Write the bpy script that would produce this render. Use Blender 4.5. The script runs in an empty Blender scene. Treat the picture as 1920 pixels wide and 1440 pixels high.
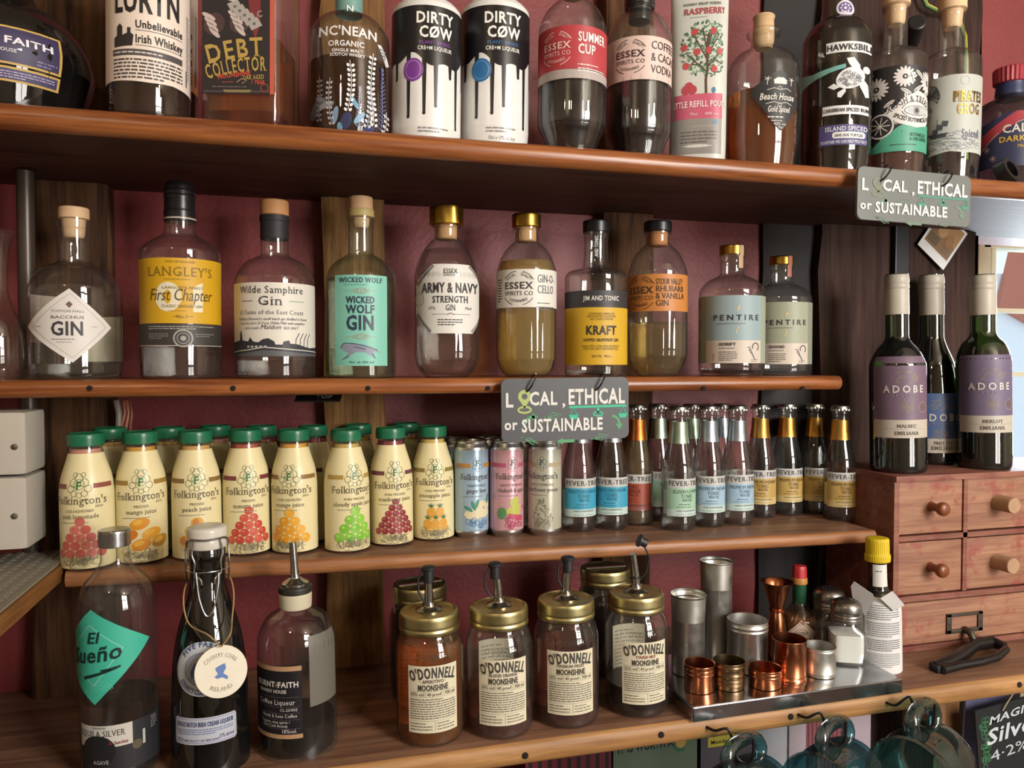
import bpy, bmesh, math, random
from mathutils import Vector, Matrix
random.seed(7)
PI = math.pi
scene = bpy.context.scene
col = scene.collection
# ------------------------------------------------------------------ camera
F = 1442.0                                   # focal length in pixels of the 1920x1440 frame
YAW, PITCH = math.radians(15.2), math.radians(-1.6)
cam_d = bpy.data.cameras.new('camera'); cam_d.sensor_width = 36; cam_d.lens = 36 * F / 1920
cam_d.clip_start = 0.02
cam = bpy.data.objects.new('camera', cam_d); col.objects.link(cam)
cam.rotation_euler = (PI / 2 + PITCH, 0, -YAW); cam.location = (0, 0, 0)
scene.camera = cam
# ------------------------------------------------------------------ world, light, exposure
wd = bpy.data.worlds.new('sky'); scene.world = wd; wd.use_nodes = True
wb = wd.node_tree.nodes['Background']; wb.inputs[0].default_value = (0.80, 0.90, 1.0, 1); wb.inputs[1].default_value = .85
def area(name, loc, target, sx, sy, power, colr, spread=180):
    l = bpy.data.lights.new(name, 'AREA'); l.shape = 'RECTANGLE'; l.size = sx; l.size_y = sy
    l.energy = power; l.color = colr; l.spread = math.radians(spread)
    o = bpy.data.objects.new(name, l); col.objects.link(o); o.location = loc
    o.rotation_euler = (Vector(target) - Vector(loc)).to_track_quat('-Z', 'Y').to_euler()
    return o
for wx in (1.32, 1.82):
    for wz, we in ((-.38, 3.2), (.20, 8.0), (.78, 12.0)): area('window_light', (wx, -1.46, wz), (wx * .55 + .5, 1.1, .05), .42, .50, we, (1.0, .96, .91))
area('side_window_light', (2.32, 1.75, .02), (1.25, .25, -.05), .40, .62, 17, (.86, .93, 1.0), 140)
def bulb(name, loc, power, r, colr):
    l = bpy.data.lights.new(name, 'POINT'); l.energy = power; l.shadow_soft_size = r; l.color = colr
    o = bpy.data.objects.new(name, l); col.objects.link(o); o.location = loc
bulb('pendant_bulb', (-.55, -.35, .78), 4.5, .045, (1.0, .78, .52))
bulb('pendant_bulb', (.95, -.55, .78), 6.0, .045, (1.0, .80, .56))
scene.view_settings.view_transform = 'Standard'; scene.view_settings.look = 'None'
scene.view_settings.gamma = 1; scene.view_settings.use_curve_mapping = False
scene.view_settings.exposure = 0.9
cy = scene.cycles
cy.max_bounces = 10; cy.transparent_max_bounces = 40; cy.transmission_bounces = 10; cy.glossy_bounces = 3; cy.diffuse_bounces = 3
cy.use_adaptive_sampling = True; cy.adaptive_threshold = .05
cy.use_denoising = True
cy.sample_clamp_indirect = 6
# ------------------------------------------------------------------ pixel <-> place
_f = Vector((math.sin(YAW) * math.cos(PITCH), math.cos(YAW) * math.cos(PITCH), math.sin(PITCH)))
_r = Vector((math.cos(YAW), -math.sin(YAW), 0)); _u = _r.cross(_f)
def ray(px, py): return _f + _r * ((px - 960) / F) - _u * ((py - 720) / F)
def at(px, py, Y):
    d = ray(px, py); return d * (Y / d.y)
def onz(px, py, z):
    d = ray(px, py); return d * (z / d.z)
def depth(p): return Vector(p).dot(_f)
# ------------------------------------------------------------------ materials
def lin(c):
    if isinstance(c, str): c = tuple(int(c[i:i + 2], 16) for i in (0, 2, 4))
    f = lambda v: v / 12.92 if v <= .04045 else ((v + .055) / 1.055) ** 2.4
    return tuple(f(v / 255) for v in c) + (1,)
_M = {}
def nm(name):
    m = bpy.data.materials.new(name); m.use_nodes = True; return m, m.node_tree, m.node_tree.nodes['Principled BSDF']
def P(c, rough=.55, metal=0, var=.06, spec=.5, coat=0):
    """plain procedural surface: colour with a little noise"""
    k = (c, rough, metal, var, spec, coat)
    if k in _M: return _M[k]
    m, t, b = nm('surface_' + (c if isinstance(c, str) else '%02x%02x%02x' % c)); _M[k] = m
    b.inputs['Roughness'].default_value = rough; b.inputs['Metallic'].default_value = metal
    b.inputs['Specular IOR Level'].default_value = spec; b.inputs['Coat Weight'].default_value = coat
    L = lin(c); b.inputs['Base Color'].default_value = L
    if var:
        n = t.nodes.new('ShaderNodeTexNoise'); n.inputs['Scale'].default_value = 60; n.inputs['Detail'].default_value = 4
        g = t.nodes.new('ShaderNodeTexCoord'); t.links.new(g.outputs['Object'], n.inputs['Vector'])
        r = t.nodes.new('ShaderNodeMix'); r.data_type = 'RGBA'; r.blend_type = 'MIX'
        r.inputs[6].default_value = tuple(v * (1 - var) for v in L[:3]) + (1,)
        r.inputs[7].default_value = tuple(min(1, v * (1 + var)) for v in L[:3]) + (1,)
        t.links.new(n.outputs['Fac'], r.inputs[0]); t.links.new(r.outputs[2], b.inputs['Base Color'])
    return m
def metal(c, rough=.25, scale=80, bump=.1):
    k = ('metal', c, rough, scale, bump)
    if k in _M: return _M[k]
    m, t, b = nm('metal_' + c); _M[k] = m
    b.inputs['Metallic'].default_value = 1; b.inputs['Base Color'].default_value = lin(c)
    g = t.nodes.new('ShaderNodeTexCoord'); n = t.nodes.new('ShaderNodeTexNoise'); n.inputs['Scale'].default_value = scale; n.inputs['Detail'].default_value = 5
    t.links.new(g.outputs['Object'], n.inputs['Vector'])
    r = t.nodes.new('ShaderNodeMapRange'); r.inputs[3].default_value = rough * .7; r.inputs[4].default_value = rough * 1.5
    t.links.new(n.outputs['Fac'], r.inputs[0]); t.links.new(r.outputs[0], b.inputs['Roughness'])
    bp = t.nodes.new('ShaderNodeBump'); bp.inputs['Strength'].default_value = bump; bp.inputs['Distance'].default_value = .001
    t.links.new(n.outputs['Fac'], bp.inputs['Height']); t.links.new(bp.outputs[0], b.inputs['Normal'])
    return m
def wood(name, light, dark, scale=1.0, axis='X', rough=.35, bump=.25, contrast=1.0, wear=None, spec=.5):
    m, t, b = nm(name); L, D = lin(light), lin(dark)
    g = t.nodes.new('ShaderNodeTexCoord'); mp = t.nodes.new('ShaderNodeMapping')
    s = {'X': (1.4, 22, 22), 'Y': (22, 1.4, 22), 'Z': (22, 22, 1.4)}[axis]
    mp.inputs['Scale'].default_value = tuple(v * scale for v in s); t.links.new(g.outputs['Object'], mp.inputs[0])
    n = t.nodes.new('ShaderNodeTexNoise'); n.inputs['Scale'].default_value = 2.2; n.inputs['Detail'].default_value = 8; n.inputs['Roughness'].default_value = .65; n.inputs['Distortion'].default_value = .6
    t.links.new(mp.outputs[0], n.inputs['Vector'])
    n2 = t.nodes.new('ShaderNodeTexNoise'); n2.inputs['Scale'].default_value = 9; n2.inputs['Detail'].default_value = 3
    t.links.new(mp.outputs[0], n2.inputs['Vector'])
    ad = t.nodes.new('ShaderNodeMath'); ad.operation = 'ADD'; t.links.new(n.outputs['Fac'], ad.inputs[0])
    ml = t.nodes.new('ShaderNodeMath'); ml.operation = 'MULTIPLY'; ml.inputs[1].default_value = .35; t.links.new(n2.outputs['Fac'], ml.inputs[0]); t.links.new(ml.outputs[0], ad.inputs[1])
    cr = t.nodes.new('ShaderNodeValToRGB'); e = cr.color_ramp.elements
    e[0].position = .52; e[0].color = D; e[1].position = .52 + .3 / contrast; e[1].color = L
    t.links.new(ad.outputs[0], cr.inputs[0]); out = cr.outputs[0]
    if wear:
        w = t.nodes.new('ShaderNodeTexNoise'); w.inputs['Scale'].default_value = 14; w.inputs['Detail'].default_value = 9; w.inputs['Roughness'].default_value = .7
        t.links.new(g.outputs['Object'], w.inputs['Vector'])
        wr = t.nodes.new('ShaderNodeValToRGB'); wr.color_ramp.elements[0].position = .52; wr.color_ramp.elements[1].position = .60
        t.links.new(w.outputs['Fac'], wr.inputs[0])
        mx = t.nodes.new('ShaderNodeMix'); mx.data_type = 'RGBA'; mx.inputs[7].default_value = lin(wear)
        t.links.new(wr.outputs[0], mx.inputs[0]); t.links.new(out, mx.inputs[6]); out = mx.outputs[2]
    t.links.new(out, b.inputs['Base Color']); b.inputs['Roughness'].default_value = rough; b.inputs['Specular IOR Level'].default_value = spec
    bp = t.nodes.new('ShaderNodeBump'); bp.inputs['Strength'].default_value = bump; bp.inputs['Distance'].default_value = .003
    t.links.new(ad.outputs[0], bp.inputs['Height']); t.links.new(bp.outputs[0], b.inputs['Normal'])
    return m
def plaster(name, c1, c2, bump=.35):
    m, t, b = nm(name); g = t.nodes.new('ShaderNodeTexCoord')
    n = t.nodes.new('ShaderNodeTexNoise'); n.inputs['Scale'].default_value = 5; n.inputs['Detail'].default_value = 6; t.links.new(g.outputs['Object'], n.inputs['Vector'])
    cr = t.nodes.new('ShaderNodeValToRGB'); cr.color_ramp.elements[0].position = .35; cr.color_ramp.elements[0].color = lin(c1); cr.color_ramp.elements[1].position = .65; cr.color_ramp.elements[1].color = lin(c2)
    t.links.new(n.outputs['Fac'], cr.inputs[0]); t.links.new(cr.outputs[0], b.inputs['Base Color'])
    n2 = t.nodes.new('ShaderNodeTexNoise'); n2.inputs['Scale'].default_value = 130; n2.inputs['Detail'].default_value = 5; t.links.new(g.outputs['Object'], n2.inputs['Vector'])
    bp = t.nodes.new('ShaderNodeBump'); bp.inputs['Strength'].default_value = bump; bp.inputs['Distance'].default_value = .003
    t.links.new(n2.outputs['Fac'], bp.inputs['Height']); t.links.new(bp.outputs[0], b.inputs['Normal'])
    b.inputs['Roughness'].default_value = .5
    return m
def glass(name, centre, edge, rough=.02, refl=1.0, ior=1.5, painted_dust_haze=.014):
    """thin bottle wall: see-through, deeper tint where the wall is seen edge-on, mirror-like skin"""
    if name in _M: return _M[name]
    m = bpy.data.materials.new(name); m.use_nodes = True; _M[name] = m; t = m.node_tree; t.nodes.remove(t.nodes['Principled BSDF'])
    out = t.nodes['Material Output']; lw = t.nodes.new('ShaderNodeLayerWeight'); lw.inputs[0].default_value = .5
    cr = t.nodes.new('ShaderNodeValToRGB'); e = cr.color_ramp.elements
    e[0].position = .35; e[0].color = lin(centre); e[1].position = 1; e[1].color = lin(edge); t.links.new(lw.outputs['Facing'], cr.inputs[0])
    tr = t.nodes.new('ShaderNodeBsdfTransparent'); t.links.new(cr.outputs[0], tr.inputs[0])
    gl = t.nodes.new('ShaderNodeBsdfGlossy'); gl.inputs['Roughness'].default_value = rough
    n = t.nodes.new('ShaderNodeTexNoise'); n.inputs['Scale'].default_value = 55; g = t.nodes.new('ShaderNodeTexCoord'); t.links.new(g.outputs['Object'], n.inputs['Vector'])
    bp = t.nodes.new('ShaderNodeBump'); bp.inputs['Strength'].default_value = .12; bp.inputs['Distance'].default_value = .001
    t.links.new(n.outputs['Fac'], bp.inputs['Height']); t.links.new(bp.outputs[0], gl.inputs['Normal'])
    pw = t.nodes.new('ShaderNodeMath'); pw.operation = 'POWER'; pw.inputs[1].default_value = 4.5; t.links.new(lw.outputs['Facing'], pw.inputs[0])
    ml = t.nodes.new('ShaderNodeMath'); ml.operation = 'MULTIPLY_ADD'; ml.inputs[1].default_value = .75; ml.inputs[2].default_value = .085 * refl; ml.use_clamp = True; t.links.new(pw.outputs[0], ml.inputs[0])
    mx = t.nodes.new('ShaderNodeMixShader'); t.links.new(ml.outputs[0], mx.inputs[0]); t.links.new(tr.outputs[0], mx.inputs[1]); t.links.new(gl.outputs[0], mx.inputs[2])
    du = t.nodes.new('ShaderNodeBsdfDiffuse'); du.inputs[0].default_value = (.75, .74, .72, 1)          # patchy dusty haze film, painted to lift the glass tone
    dn = t.nodes.new('ShaderNodeTexNoise'); dn.inputs['Scale'].default_value = 18; dn.inputs['Detail'].default_value = 6; t.links.new(g.outputs['Object'], dn.inputs['Vector'])
    dm = t.nodes.new('ShaderNodeMapRange'); dm.inputs[1].default_value = .3; dm.inputs[2].default_value = .75; dm.inputs[3].default_value = painted_dust_haze * .4; dm.inputs[4].default_value = painted_dust_haze * 1.6; t.links.new(dn.outputs['Fac'], dm.inputs[0])
    m3 = t.nodes.new('ShaderNodeMixShader'); t.links.new(dm.outputs[0], m3.inputs[0]); t.links.new(mx.outputs[0], m3.inputs[1]); t.links.new(du.outputs[0], m3.inputs[2])
    t.links.new(m3.outputs[0], out.inputs[0]); return m
def liquid(name, c, ior=1.34, clear=.45, cloud=.0):
    """spirit: refracts, and lets some light straight through"""
    if name in _M: return _M[name]
    m = bpy.data.materials.new(name); m.use_nodes = True; _M[name] = m; t = m.node_tree; t.nodes.remove(t.nodes['Principled BSDF'])
    L = lin(c); q = tuple(math.sqrt(v) for v in L[:3]) + (1,)
    rf = t.nodes.new('ShaderNodeBsdfRefraction'); rf.inputs['Color'].default_value = q; rf.inputs['IOR'].default_value = ior; rf.inputs['Roughness'].default_value = .02
    tr = t.nodes.new('ShaderNodeBsdfTransparent'); tr.inputs[0].default_value = q
    mx = t.nodes.new('ShaderNodeMixShader'); mx.inputs[0].default_value = clear
    t.links.new(rf.outputs[0], mx.inputs[1]); t.links.new(tr.outputs[0], mx.inputs[2])
    df = t.nodes.new('ShaderNodeBsdfDiffuse'); df.inputs[0].default_value = L
    m2 = t.nodes.new('ShaderNodeMixShader'); m2.inputs[0].default_value = cloud
    t.links.new(mx.outputs[0], m2.inputs[1]); t.links.new(df.outputs[0], m2.inputs[2]); t.links.new(m2.outputs[0], t.nodes['Material Output'].inputs[0]); return m
G_CLEAR = glass('clear_glass', 'fcfdfc', 'bcc2c0')
G_GREEN = glass('greenish_clear_glass', 'f4fbf6', 'a8c4b6')
G_DARK = glass('dark_smoked_glass', '2c2420', '0c0a09', refl=1.3, painted_dust_haze=.008)
G_BROWN = glass('dark_brown_glass', '3a2a1e', '120c08', refl=1.3, painted_dust_haze=.008)
G_WINE = glass('green_wine_glass', '5a7a34', '0e180c', refl=1.4, painted_dust_haze=.008)
G_TEAL = glass('recycled_teal_glass', 'aadce0', '2e8494', refl=1.6)
G_BLACK = glass('black_green_glass', '101a1a', '050808', refl=1.4, painted_dust_haze=.008)
L_CLEAR = liquid('clear_spirit', 'f2f2ee')
L_PALE = liquid('pale_yellow_spirit', 'e2d09a', cloud=.06)
L_LEMON = liquid('cloudy_yellow_liqueur', 'dcc27c', clear=.3, cloud=.2)
L_GREEN = liquid('pale_green_spirit', 'dfeadb')
L_AMBER = liquid('amber_rum', 'c87838', cloud=.14)
L_BROWN = liquid('dark_brown_whisky', '70401c', cloud=.14)
L_ROSE = liquid('reddish_moonshine', 'b07c70', cloud=.14)
L_ORANGE = liquid('orange_moonshine', 'd88c44', cloud=.14)
L_WATER = liquid('tonic_water', 'f4f6f6')
L_GOLD = liquid('ginger_ale', 'c8a878', cloud=.14)
D_DARK = P('1a0c0a', .25); D_COFFEE = P('0c0706', .2); D_WINE = P('140a10', .2)
# ------------------------------------------------------------------ objects
def tag(o, label=None, cat=None, group=None, kind=None):
    if label: o['label'] = label
    if cat: o['category'] = cat
    if group: o['group'] = group
    if kind: o['kind'] = kind
    return o
def empty(name, loc, rz=0, ry=0):
    o = bpy.data.objects.new(name, None); o.empty_display_size = .01; col.objects.link(o)
    o.location = loc; o.rotation_euler = (0, ry, rz); return o
def copy_tree(o, parent=None):
    c = o.copy(); col.objects.link(c); c.parent = parent
    for ch in list(o.children): copy_tree(ch, c)
    return c
def mesh(name, v, f, m, parent=None, smooth=False, mi=None):
    me = bpy.data.meshes.new(name); me.from_pydata([tuple(p) for p in v], [], f)
    for x in (m if isinstance(m, (list, tuple)) else [m]): me.materials.append(x)
    if mi: me.polygons.foreach_set('material_index', mi)
    me.validate(); me.update()
    if smooth:
        me.polygons.foreach_set('use_smooth', [True] * len(me.polygons)); me.set_sharp_from_angle(angle=math.radians(38))
    o = bpy.data.objects.new(name, me); col.objects.link(o)
    if parent is not None: o.parent = parent
    return o
class MB:
    """collects pieces of ONE part"""
    def __init__(s): s.v = []; s.f = []
    def add(s, v, f):
        n = len(s.v); s.v += [tuple(p) for p in v]; s.f += [tuple(i + n for i in q) for q in f]; return s
    def box(s, x0, x1, y0, y1, z0, z1, bev=0):
        if bev:
            bm = bmesh.new(); bmesh.ops.create_cube(bm, size=1)
            for v in bm.verts: v.co = Vector(((x0 + x1) / 2 + v.co.x * (x1 - x0), (y0 + y1) / 2 + v.co.y * (y1 - y0), (z0 + z1) / 2 + v.co.z * (z1 - z0)))
            bmesh.ops.bevel(bm, geom=bm.edges[:], offset=bev, segments=2, profile=.7, affect='EDGES')
            bm.verts.index_update(); s.add([v.co for v in bm.verts], [[v.index for v in q.verts] for q in bm.faces]); bm.free(); return s
        return s.add([(x, y, z) for x in (x0, x1) for y in (y0, y1) for z in (z0, z1)],
                     [(0, 1, 3, 2), (4, 6, 7, 5), (0, 4, 5, 1), (2, 3, 7, 6), (0, 2, 6, 4), (1, 5, 7, 3)])
    def lathe(s, pr, seg=40, c=(0, 0, 0), rf=None, cap=True, M=None):
        """pr: (r, z) from bottom to top; rf(r, z, a) may change the radius"""
        v = []; f = []
        for r, z in pr:
            for k in range(seg):
                a = 2 * PI * k / seg; q = rf(r, z, a) if rf else r
                v.append(Vector((c[0] + q * math.sin(a), c[1] - q * math.cos(a), c[2] + z)))
        for i in range(len(pr) - 1):
            for k in range(seg):
                a, b = i * seg + k, i * seg + (k + 1) % seg; f.append((a, b, b + seg, a + seg))
        if cap:
            f.append(tuple(range(seg))[::-1]); n = (len(pr) - 1) * seg; f.append(tuple(range(n, n + seg)))
        if M is not None: v = [M @ p for p in v]
        return s.add(v, f)
    def tube(s, pts, r, seg=8, closed=False):
        pts = [Vector(p) for p in pts]; n = len(pts); v = []; f = []; up = None
        for i, p in enumerate(pts):
            if closed: d = pts[(i + 1) % n] - pts[i - 1]
            else: d = pts[min(i + 1, n - 1)] - pts[max(i - 1, 0)]
            d.normalize()
            if up is None: up = d.orthogonal().normalized()
            up = (up - d * up.dot(d)).normalized(); w = d.cross(up); rr = r[i] if isinstance(r, (list, tuple)) else r
            for k in range(seg):
                a = 2 * PI * k / seg; v.append(p + up * math.cos(a) * rr + w * math.sin(a) * rr)
        for i in range(n if closed else n - 1):
            for k in range(seg):
                a, b = i * seg + k, i * seg + (k + 1) % seg; c, e = ((i + 1) % n) * seg + k, ((i + 1) % n) * seg + (k + 1) % seg
                f.append((a, b, e, c))
        if not closed: f.append(tuple(range(seg))[::-1]); f.append(tuple(range((n - 1) * seg, n * seg)))
        return s.add(v, f)
    def build(s, name, m, parent=None, smooth=True): return mesh(name, s.v, s.f, m, parent, smooth)
def spl(pts, n=5):
    """smooth profile through points; a third item marks a corner"""
    out = []; runs = [[]]
    for p in pts:
        runs[-1].append((p[0], p[1]))
        if len(p) > 2: runs.append([(p[0], p[1])])
    for r in runs:
        if len(r) < 2: continue
        q = [r[0]] + r + [r[-1]]
        for i in range(1, len(q) - 2):
            p0, p1, p2, p3 = q[i - 1], q[i], q[i + 1], q[i + 2]
            for k in range(n):
                t = k / n; t2 = t * t; t3 = t2 * t
                # tension-limited cubic so straight walls stay straight
                pt = []
                for j in (0, 1):
                    m1 = (p2[j] - p0[j]) * .5; m2 = (p3[j] - p1[j]) * .5; dl = p2[j] - p1[j]
                    lim = 3 * abs(dl); m1 = max(-lim, min(lim, m1)) if m1 * dl > 0 else 0; m2 = max(-lim, min(lim, m2)) if m2 * dl > 0 else 0
                    pt.append((2 * t3 - 3 * t2 + 1) * p1[j] + (t3 - 2 * t2 + t) * m1 + (-2 * t3 + 3 * t2) * p2[j] + (t3 - t2) * m2)
                out.append(tuple(pt))
        out.append(r[-1])
    res = []
    for p in out:
        if not res or abs(p[0] - res[-1][0]) + abs(p[1] - res[-1][1]) > 1e-6: res.append(p)
    return res
# ------------------------------------------------------------------ lettering
_G = {}
_fc = bpy.data.curves.new('glyph', 'FONT'); _fo = bpy.data.objects.new('glyph', _fc)
_fc.resolution_u = 2
def _raw(ch, off):
    _fc.body = ch; _fc.size = 1; _fc.offset = off
    me = bpy.data.meshes.new_from_object(_fo)
    v = [(p.co.x, p.co.y) for p in me.vertices]; me.calc_loop_triangles()
    f = [tuple(t.vertices) for t in me.loop_triangles]; bpy.data.meshes.remove(me); return v, f
def glyph(ch, st):
    k = (ch, st)
    if k in _G: return _G[k]
    off = {'b': .022, 'B': .03, 's': 0, 'S': .018, 'r': 0, 'i': 0, 'I': .02, 't': -.008}[st]
    v, f = _raw(ch, off); bar, _ = _raw('|', 0); two, _ = _raw(ch + '|', 0)
    adv = max((p[0] for p in two), default=.3) - max(p[0] for p in bar)
    if off > 0: adv += off * 1.6
    if st in 'sS' and v:                                         # serifs on the ends of upright strokes
        cnt = {}
        for t in f:
            for a, b in ((t[0], t[1]), (t[1], t[2]), (t[2], t[0])): cnt[(min(a, b), max(a, b))] = cnt.get((min(a, b), max(a, b)), 0) + 1
        for (a, b), c in cnt.items():
            (x0, y0), (x1, y1) = v[a], v[b]
            if c == 1 and abs(y0 - y1) < .012 and .03 < abs(x1 - x0) < .2:
                xs, xe = min(x0, x1) - .05, max(x0, x1) + .05
                up = y0 > .3
                ys, ye = (y0 - .045, y0) if up else (y0, y0 + .045)
                n = len(v); v = v + [(xs, ys), (xe, ys), (xe, ye), (xs, ye)]; f = f + [(n, n + 1, n + 2), (n, n + 2, n + 3)]
        adv += .05
    if st in 'iI': v = [(x + .25 * y, y) for x, y in v]
    _G[k] = (v, f, adv); return _G[k]
_caph = None
class Flat:
    """a printed sheet drawn flat in design units, then laid on a surface. sg=-1: y runs down (photo pixels)"""
    def __init__(s, sg=1): s.sg = sg; s.it = []; s.lay = 0
    def poly(s, pts, c, lay=None): s.it.append(([tuple(p) for p in pts], [tuple(range(len(pts)))], c, 0 if lay is None else lay)); return s
    def rect(s, x0, y0, x1, y1, c, lay=0): return s.poly([(x0, y0), (x1, y0), (x1, y1), (x0, y1)], c, lay)
    def ell(s, x, y, rx, ry, c, lay=1, n=20, rot=0):
        cs, sn = math.cos(rot), math.sin(rot)
        return s.poly([(x + rx * math.cos(a) * cs - ry * math.sin(a) * sn, y + rx * math.cos(a) * sn + ry * math.sin(a) * cs) for a in (2 * PI * k / n for k in range(n))], c, lay)
    def line(s, pts, w, c, lay=1, closed=False):
        n = len(pts); v = []; f = []
        for i in range(n):
            a = pts[i - 1] if (closed or i) else pts[i]; b = pts[(i + 1) % n] if (closed or i < n - 1) else pts[i]
            dx, dy = b[0] - a[0], b[1] - a[1]; l = math.hypot(dx, dy) or 1; nx, ny = -dy / l * w / 2, dx / l * w / 2
            v += [(pts[i][0] + nx, pts[i][1] + ny), (pts[i][0] - nx, pts[i][1] - ny)]
        for i in range(n if closed else n - 1):
            j = (i + 1) % n; f.append((2 * i, 2 * i + 1, 2 * j + 1, 2 * j))
        s.it.append((v, f, c, lay)); return s
    def ring(s, x, y, r, w, c, lay=1, a0=0, a1=360, n=24, ry=None):
        pts = [(x + r * math.cos(math.radians(a0 + (a1 - a0) * k / n)), y + (ry or r) * math.sin(math.radians(a0 + (a1 - a0) * k / n))) for k in range(n + (a1 - a0 < 360))]
        return s.line(pts, w, c, lay, a1 - a0 >= 360)
    def text(s, tx, x, y, h, c, w=None, st='r', al='c', rot=0, sp=0, arc=None, lay=4, vs=1.0):
        """h: capital height; w: total width if given; arc: radius (text bends around a centre below, negative: above)"""
        global _caph
        if _caph is None: _caph = max(p[1] for p in _raw('H', 0)[0])
        sc = h / _caph; g = [glyph(ch, st) for ch in tx]; tot = sum((q[2] + sp) * sc for q in g) - sp * sc
        kx = (w / tot) if w else 1.0; tot *= kx; cx = {'c': -tot / 2, 'l': 0, 'r': -tot}[al]
        cs, sn = math.cos(math.radians(rot)), math.sin(math.radians(rot)); V = []; T = []
        for q in g:
            n = len(V); aw = q[2] * sc * kx
            for (gx, gy) in q[0]:
                lx, ly = cx + gx * sc * kx, gy * sc * vs
                if arc:
                    mid = cx + aw / 2; th = mid / arc; dx = lx - mid; rr = arc + ly
                    lx, ly = math.sin(th) * rr + dx * math.cos(th), math.cos(th) * rr - arc - dx * math.sin(th)
                lx, ly = lx * cs - ly * sn, lx * sn + ly * cs
                V.append((x + lx, y + s.sg * ly))
            T += [tuple(i + n for i in t) for t in q[1]]; cx += aw + sp * sc * kx
        s.it.append((V, T, c, lay)); return s
    def para(s, x0, y0, x1, y1, n, c, lay=2, h=None, last=.7):
        """print too small to read: rows of broken strokes"""
        st = (y1 - y0) / n; h = h or abs(st) * .42
        for i in range(n):
            y = y0 + st * (i + .5); x = x0; xe = x1 if i < n - 1 else x0 + (x1 - x0) * last
            while x < xe:
                w = random.uniform(.8, 4.2) * h; e = min(x + w, xe); s.rect(x, y - h / 2, e, y + h / 2, c, lay); x = e + random.uniform(.45, .9) * h
        return s
    def build(s, name, conv, place, parent, cut=None, rough=.5, thick=.00014, base_off=.0003):
        """conv: design -> metres (u, v); place(u, v, off) -> point; cut: spacing of the folds along u (and v)"""
        cols = []; bm = bmesh.new()
        for V, T, c, lay in s.it:
            if c not in cols: cols.append(c)
            vs = [bm.verts.new((*conv(*p), lay)) for p in V]
            for t in T:
                try: q = bm.faces.new([vs[i] for i in t]); q.material_index = cols.index(c)
                except ValueError: pass
        if cut:
            cu, cv = cut; us = [v.co.x for v in bm.verts]; ws = [v.co.y for v in bm.verts]
            if cu:
                k = math.ceil(min(us) / cu)
                while k * cu < max(us):
                    bmesh.ops.bisect_plane(bm, geom=bm.verts[:] + bm.edges[:] + bm.faces[:], plane_co=(k * cu, 0, 0), plane_no=(1, 0, 0), dist=1e-7); k += 1
            if cv:
                k = math.ceil(min(ws) / cv)
                while k * cv < max(ws):
                    bmesh.ops.bisect_plane(bm, geom=bm.verts[:] + bm.edges[:] + bm.faces[:], plane_co=(0, k * cv, 0), plane_no=(0, 1, 0), dist=1e-7); k += 1
        bm.normal_update()
        for q in bm.faces:
            if q.normal.z < 0: q.normal_flip()
        for v in bm.verts: v.co = Vector(place(v.co.x, v.co.y, base_off + v.co.z * thick))
        me = bpy.data.meshes.new(name); bm.to_mesh(me); bm.free()
        for c in cols: me.materials.append(c if not isinstance(c, str) else P(c, rough, 0, 0))
        me.polygons.foreach_set('use_smooth', [True] * len(me.polygons))
        o = bpy.data.objects.new(name, me); col.objects.link(o); o.parent = parent; return o

def smooth3(pts, n=5):
    P_ = [Vector(p) for p in pts]; P_ = [P_[0]] + P_ + [P_[-1]]; out = []
    for i in range(1, len(P_) - 2):
        a, b, c, d = P_[i - 1:i + 3]
        for k in range(n):
            t = k / n; out.append(.5 * ((2 * b) + (c - a) * t + (2 * a - 5 * b + 4 * c - d) * t * t + (3 * b - a - 3 * c + d) * t ** 3))
    return out + [P_[-1]]
# ================================================================== the setting
YW = 1.19                                                       # back wall
Z1, Z2, Z4 = .2680, -.0206, -.4525
def Z3(X): return -.2486 - .0127 * (X + .05) / .89
XE = at(1832, 600, YW).x                                        # right end of the back wall
XL, XR, YR, ZF, ZC = -1.5, 2.75, -1.62, -1.35, 1.12
RED = plaster('red_painted_plaster', '742b2c', '823536', .22)
CREAM = plaster('cream_plaster', 'a89a84', 'b4a690', .2)
def struct(name, mb, m, smooth=False): return tag(mb.build(name, m, None, smooth), kind='structure')
wall = struct('wall_back', MB().box(XL, XE, YW, YW + .12, ZF, ZC).box(XE, 1.9, YW, YW + .12, Z1 - .02, ZC), RED)
struct('wall_left', MB().box(XL - .1, XL, YR, YW + .12, ZF, ZC), CREAM)
struct('wall_rear', MB().box(XL - .1, XR + .1, YR - .1, YR, ZF, ZC), CREAM)
struct('wall_right', MB().box(XR, XR + .1, YR, 1.92, ZF, ZC), CREAM)
struct('floor', MB().box(XL - .1, XR + .1, YR - .1, 1.92, ZF - .05, ZF), wood('floor_boards', '4e3828', '30201a', .4, 'X'))
struct('ceiling', MB().box(XL - .1, XR + .1, YR - .1, 1.92, ZC, ZC + .05), CREAM)
# wall beyond the post with the side window
YB = 1.80
wx0, wx1 = at(1836, 600, YB).x, at(1836, 600, YB).x + .62
wz0, wz1 = at(1880, 880, YB).z, at(1880, 452, YB).z
struct('wall_window', MB().box(XE - .02, wx0, YB, YB + .10, ZF, ZC).box(wx1, XR, YB, YB + .10, ZF, ZC).box(wx0, wx1, YB, YB + .10, ZF, wz0).box(wx0, wx1, YB, YB + .10, wz1, ZC), CREAM)
struct('wall_corner', MB().box(XE - .02, XE, YW, YB, ZF, ZC), CREAM)
FRM = P('d8d0b4', .4)
w1 = struct('window_1', MB().box(wx0, wx1, YB - .015, YB + .05, wz1 - .022, wz1).box(wx0, wx1, YB - .03, YB + .05, wz0, wz0 + .025).box(wx0 - .02, wx0 + .022, YB - .015, YB + .05, wz0, wz1).box(wx1 - .022, wx1, YB - .015, YB + .05, wz0, wz1), FRM)
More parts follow.
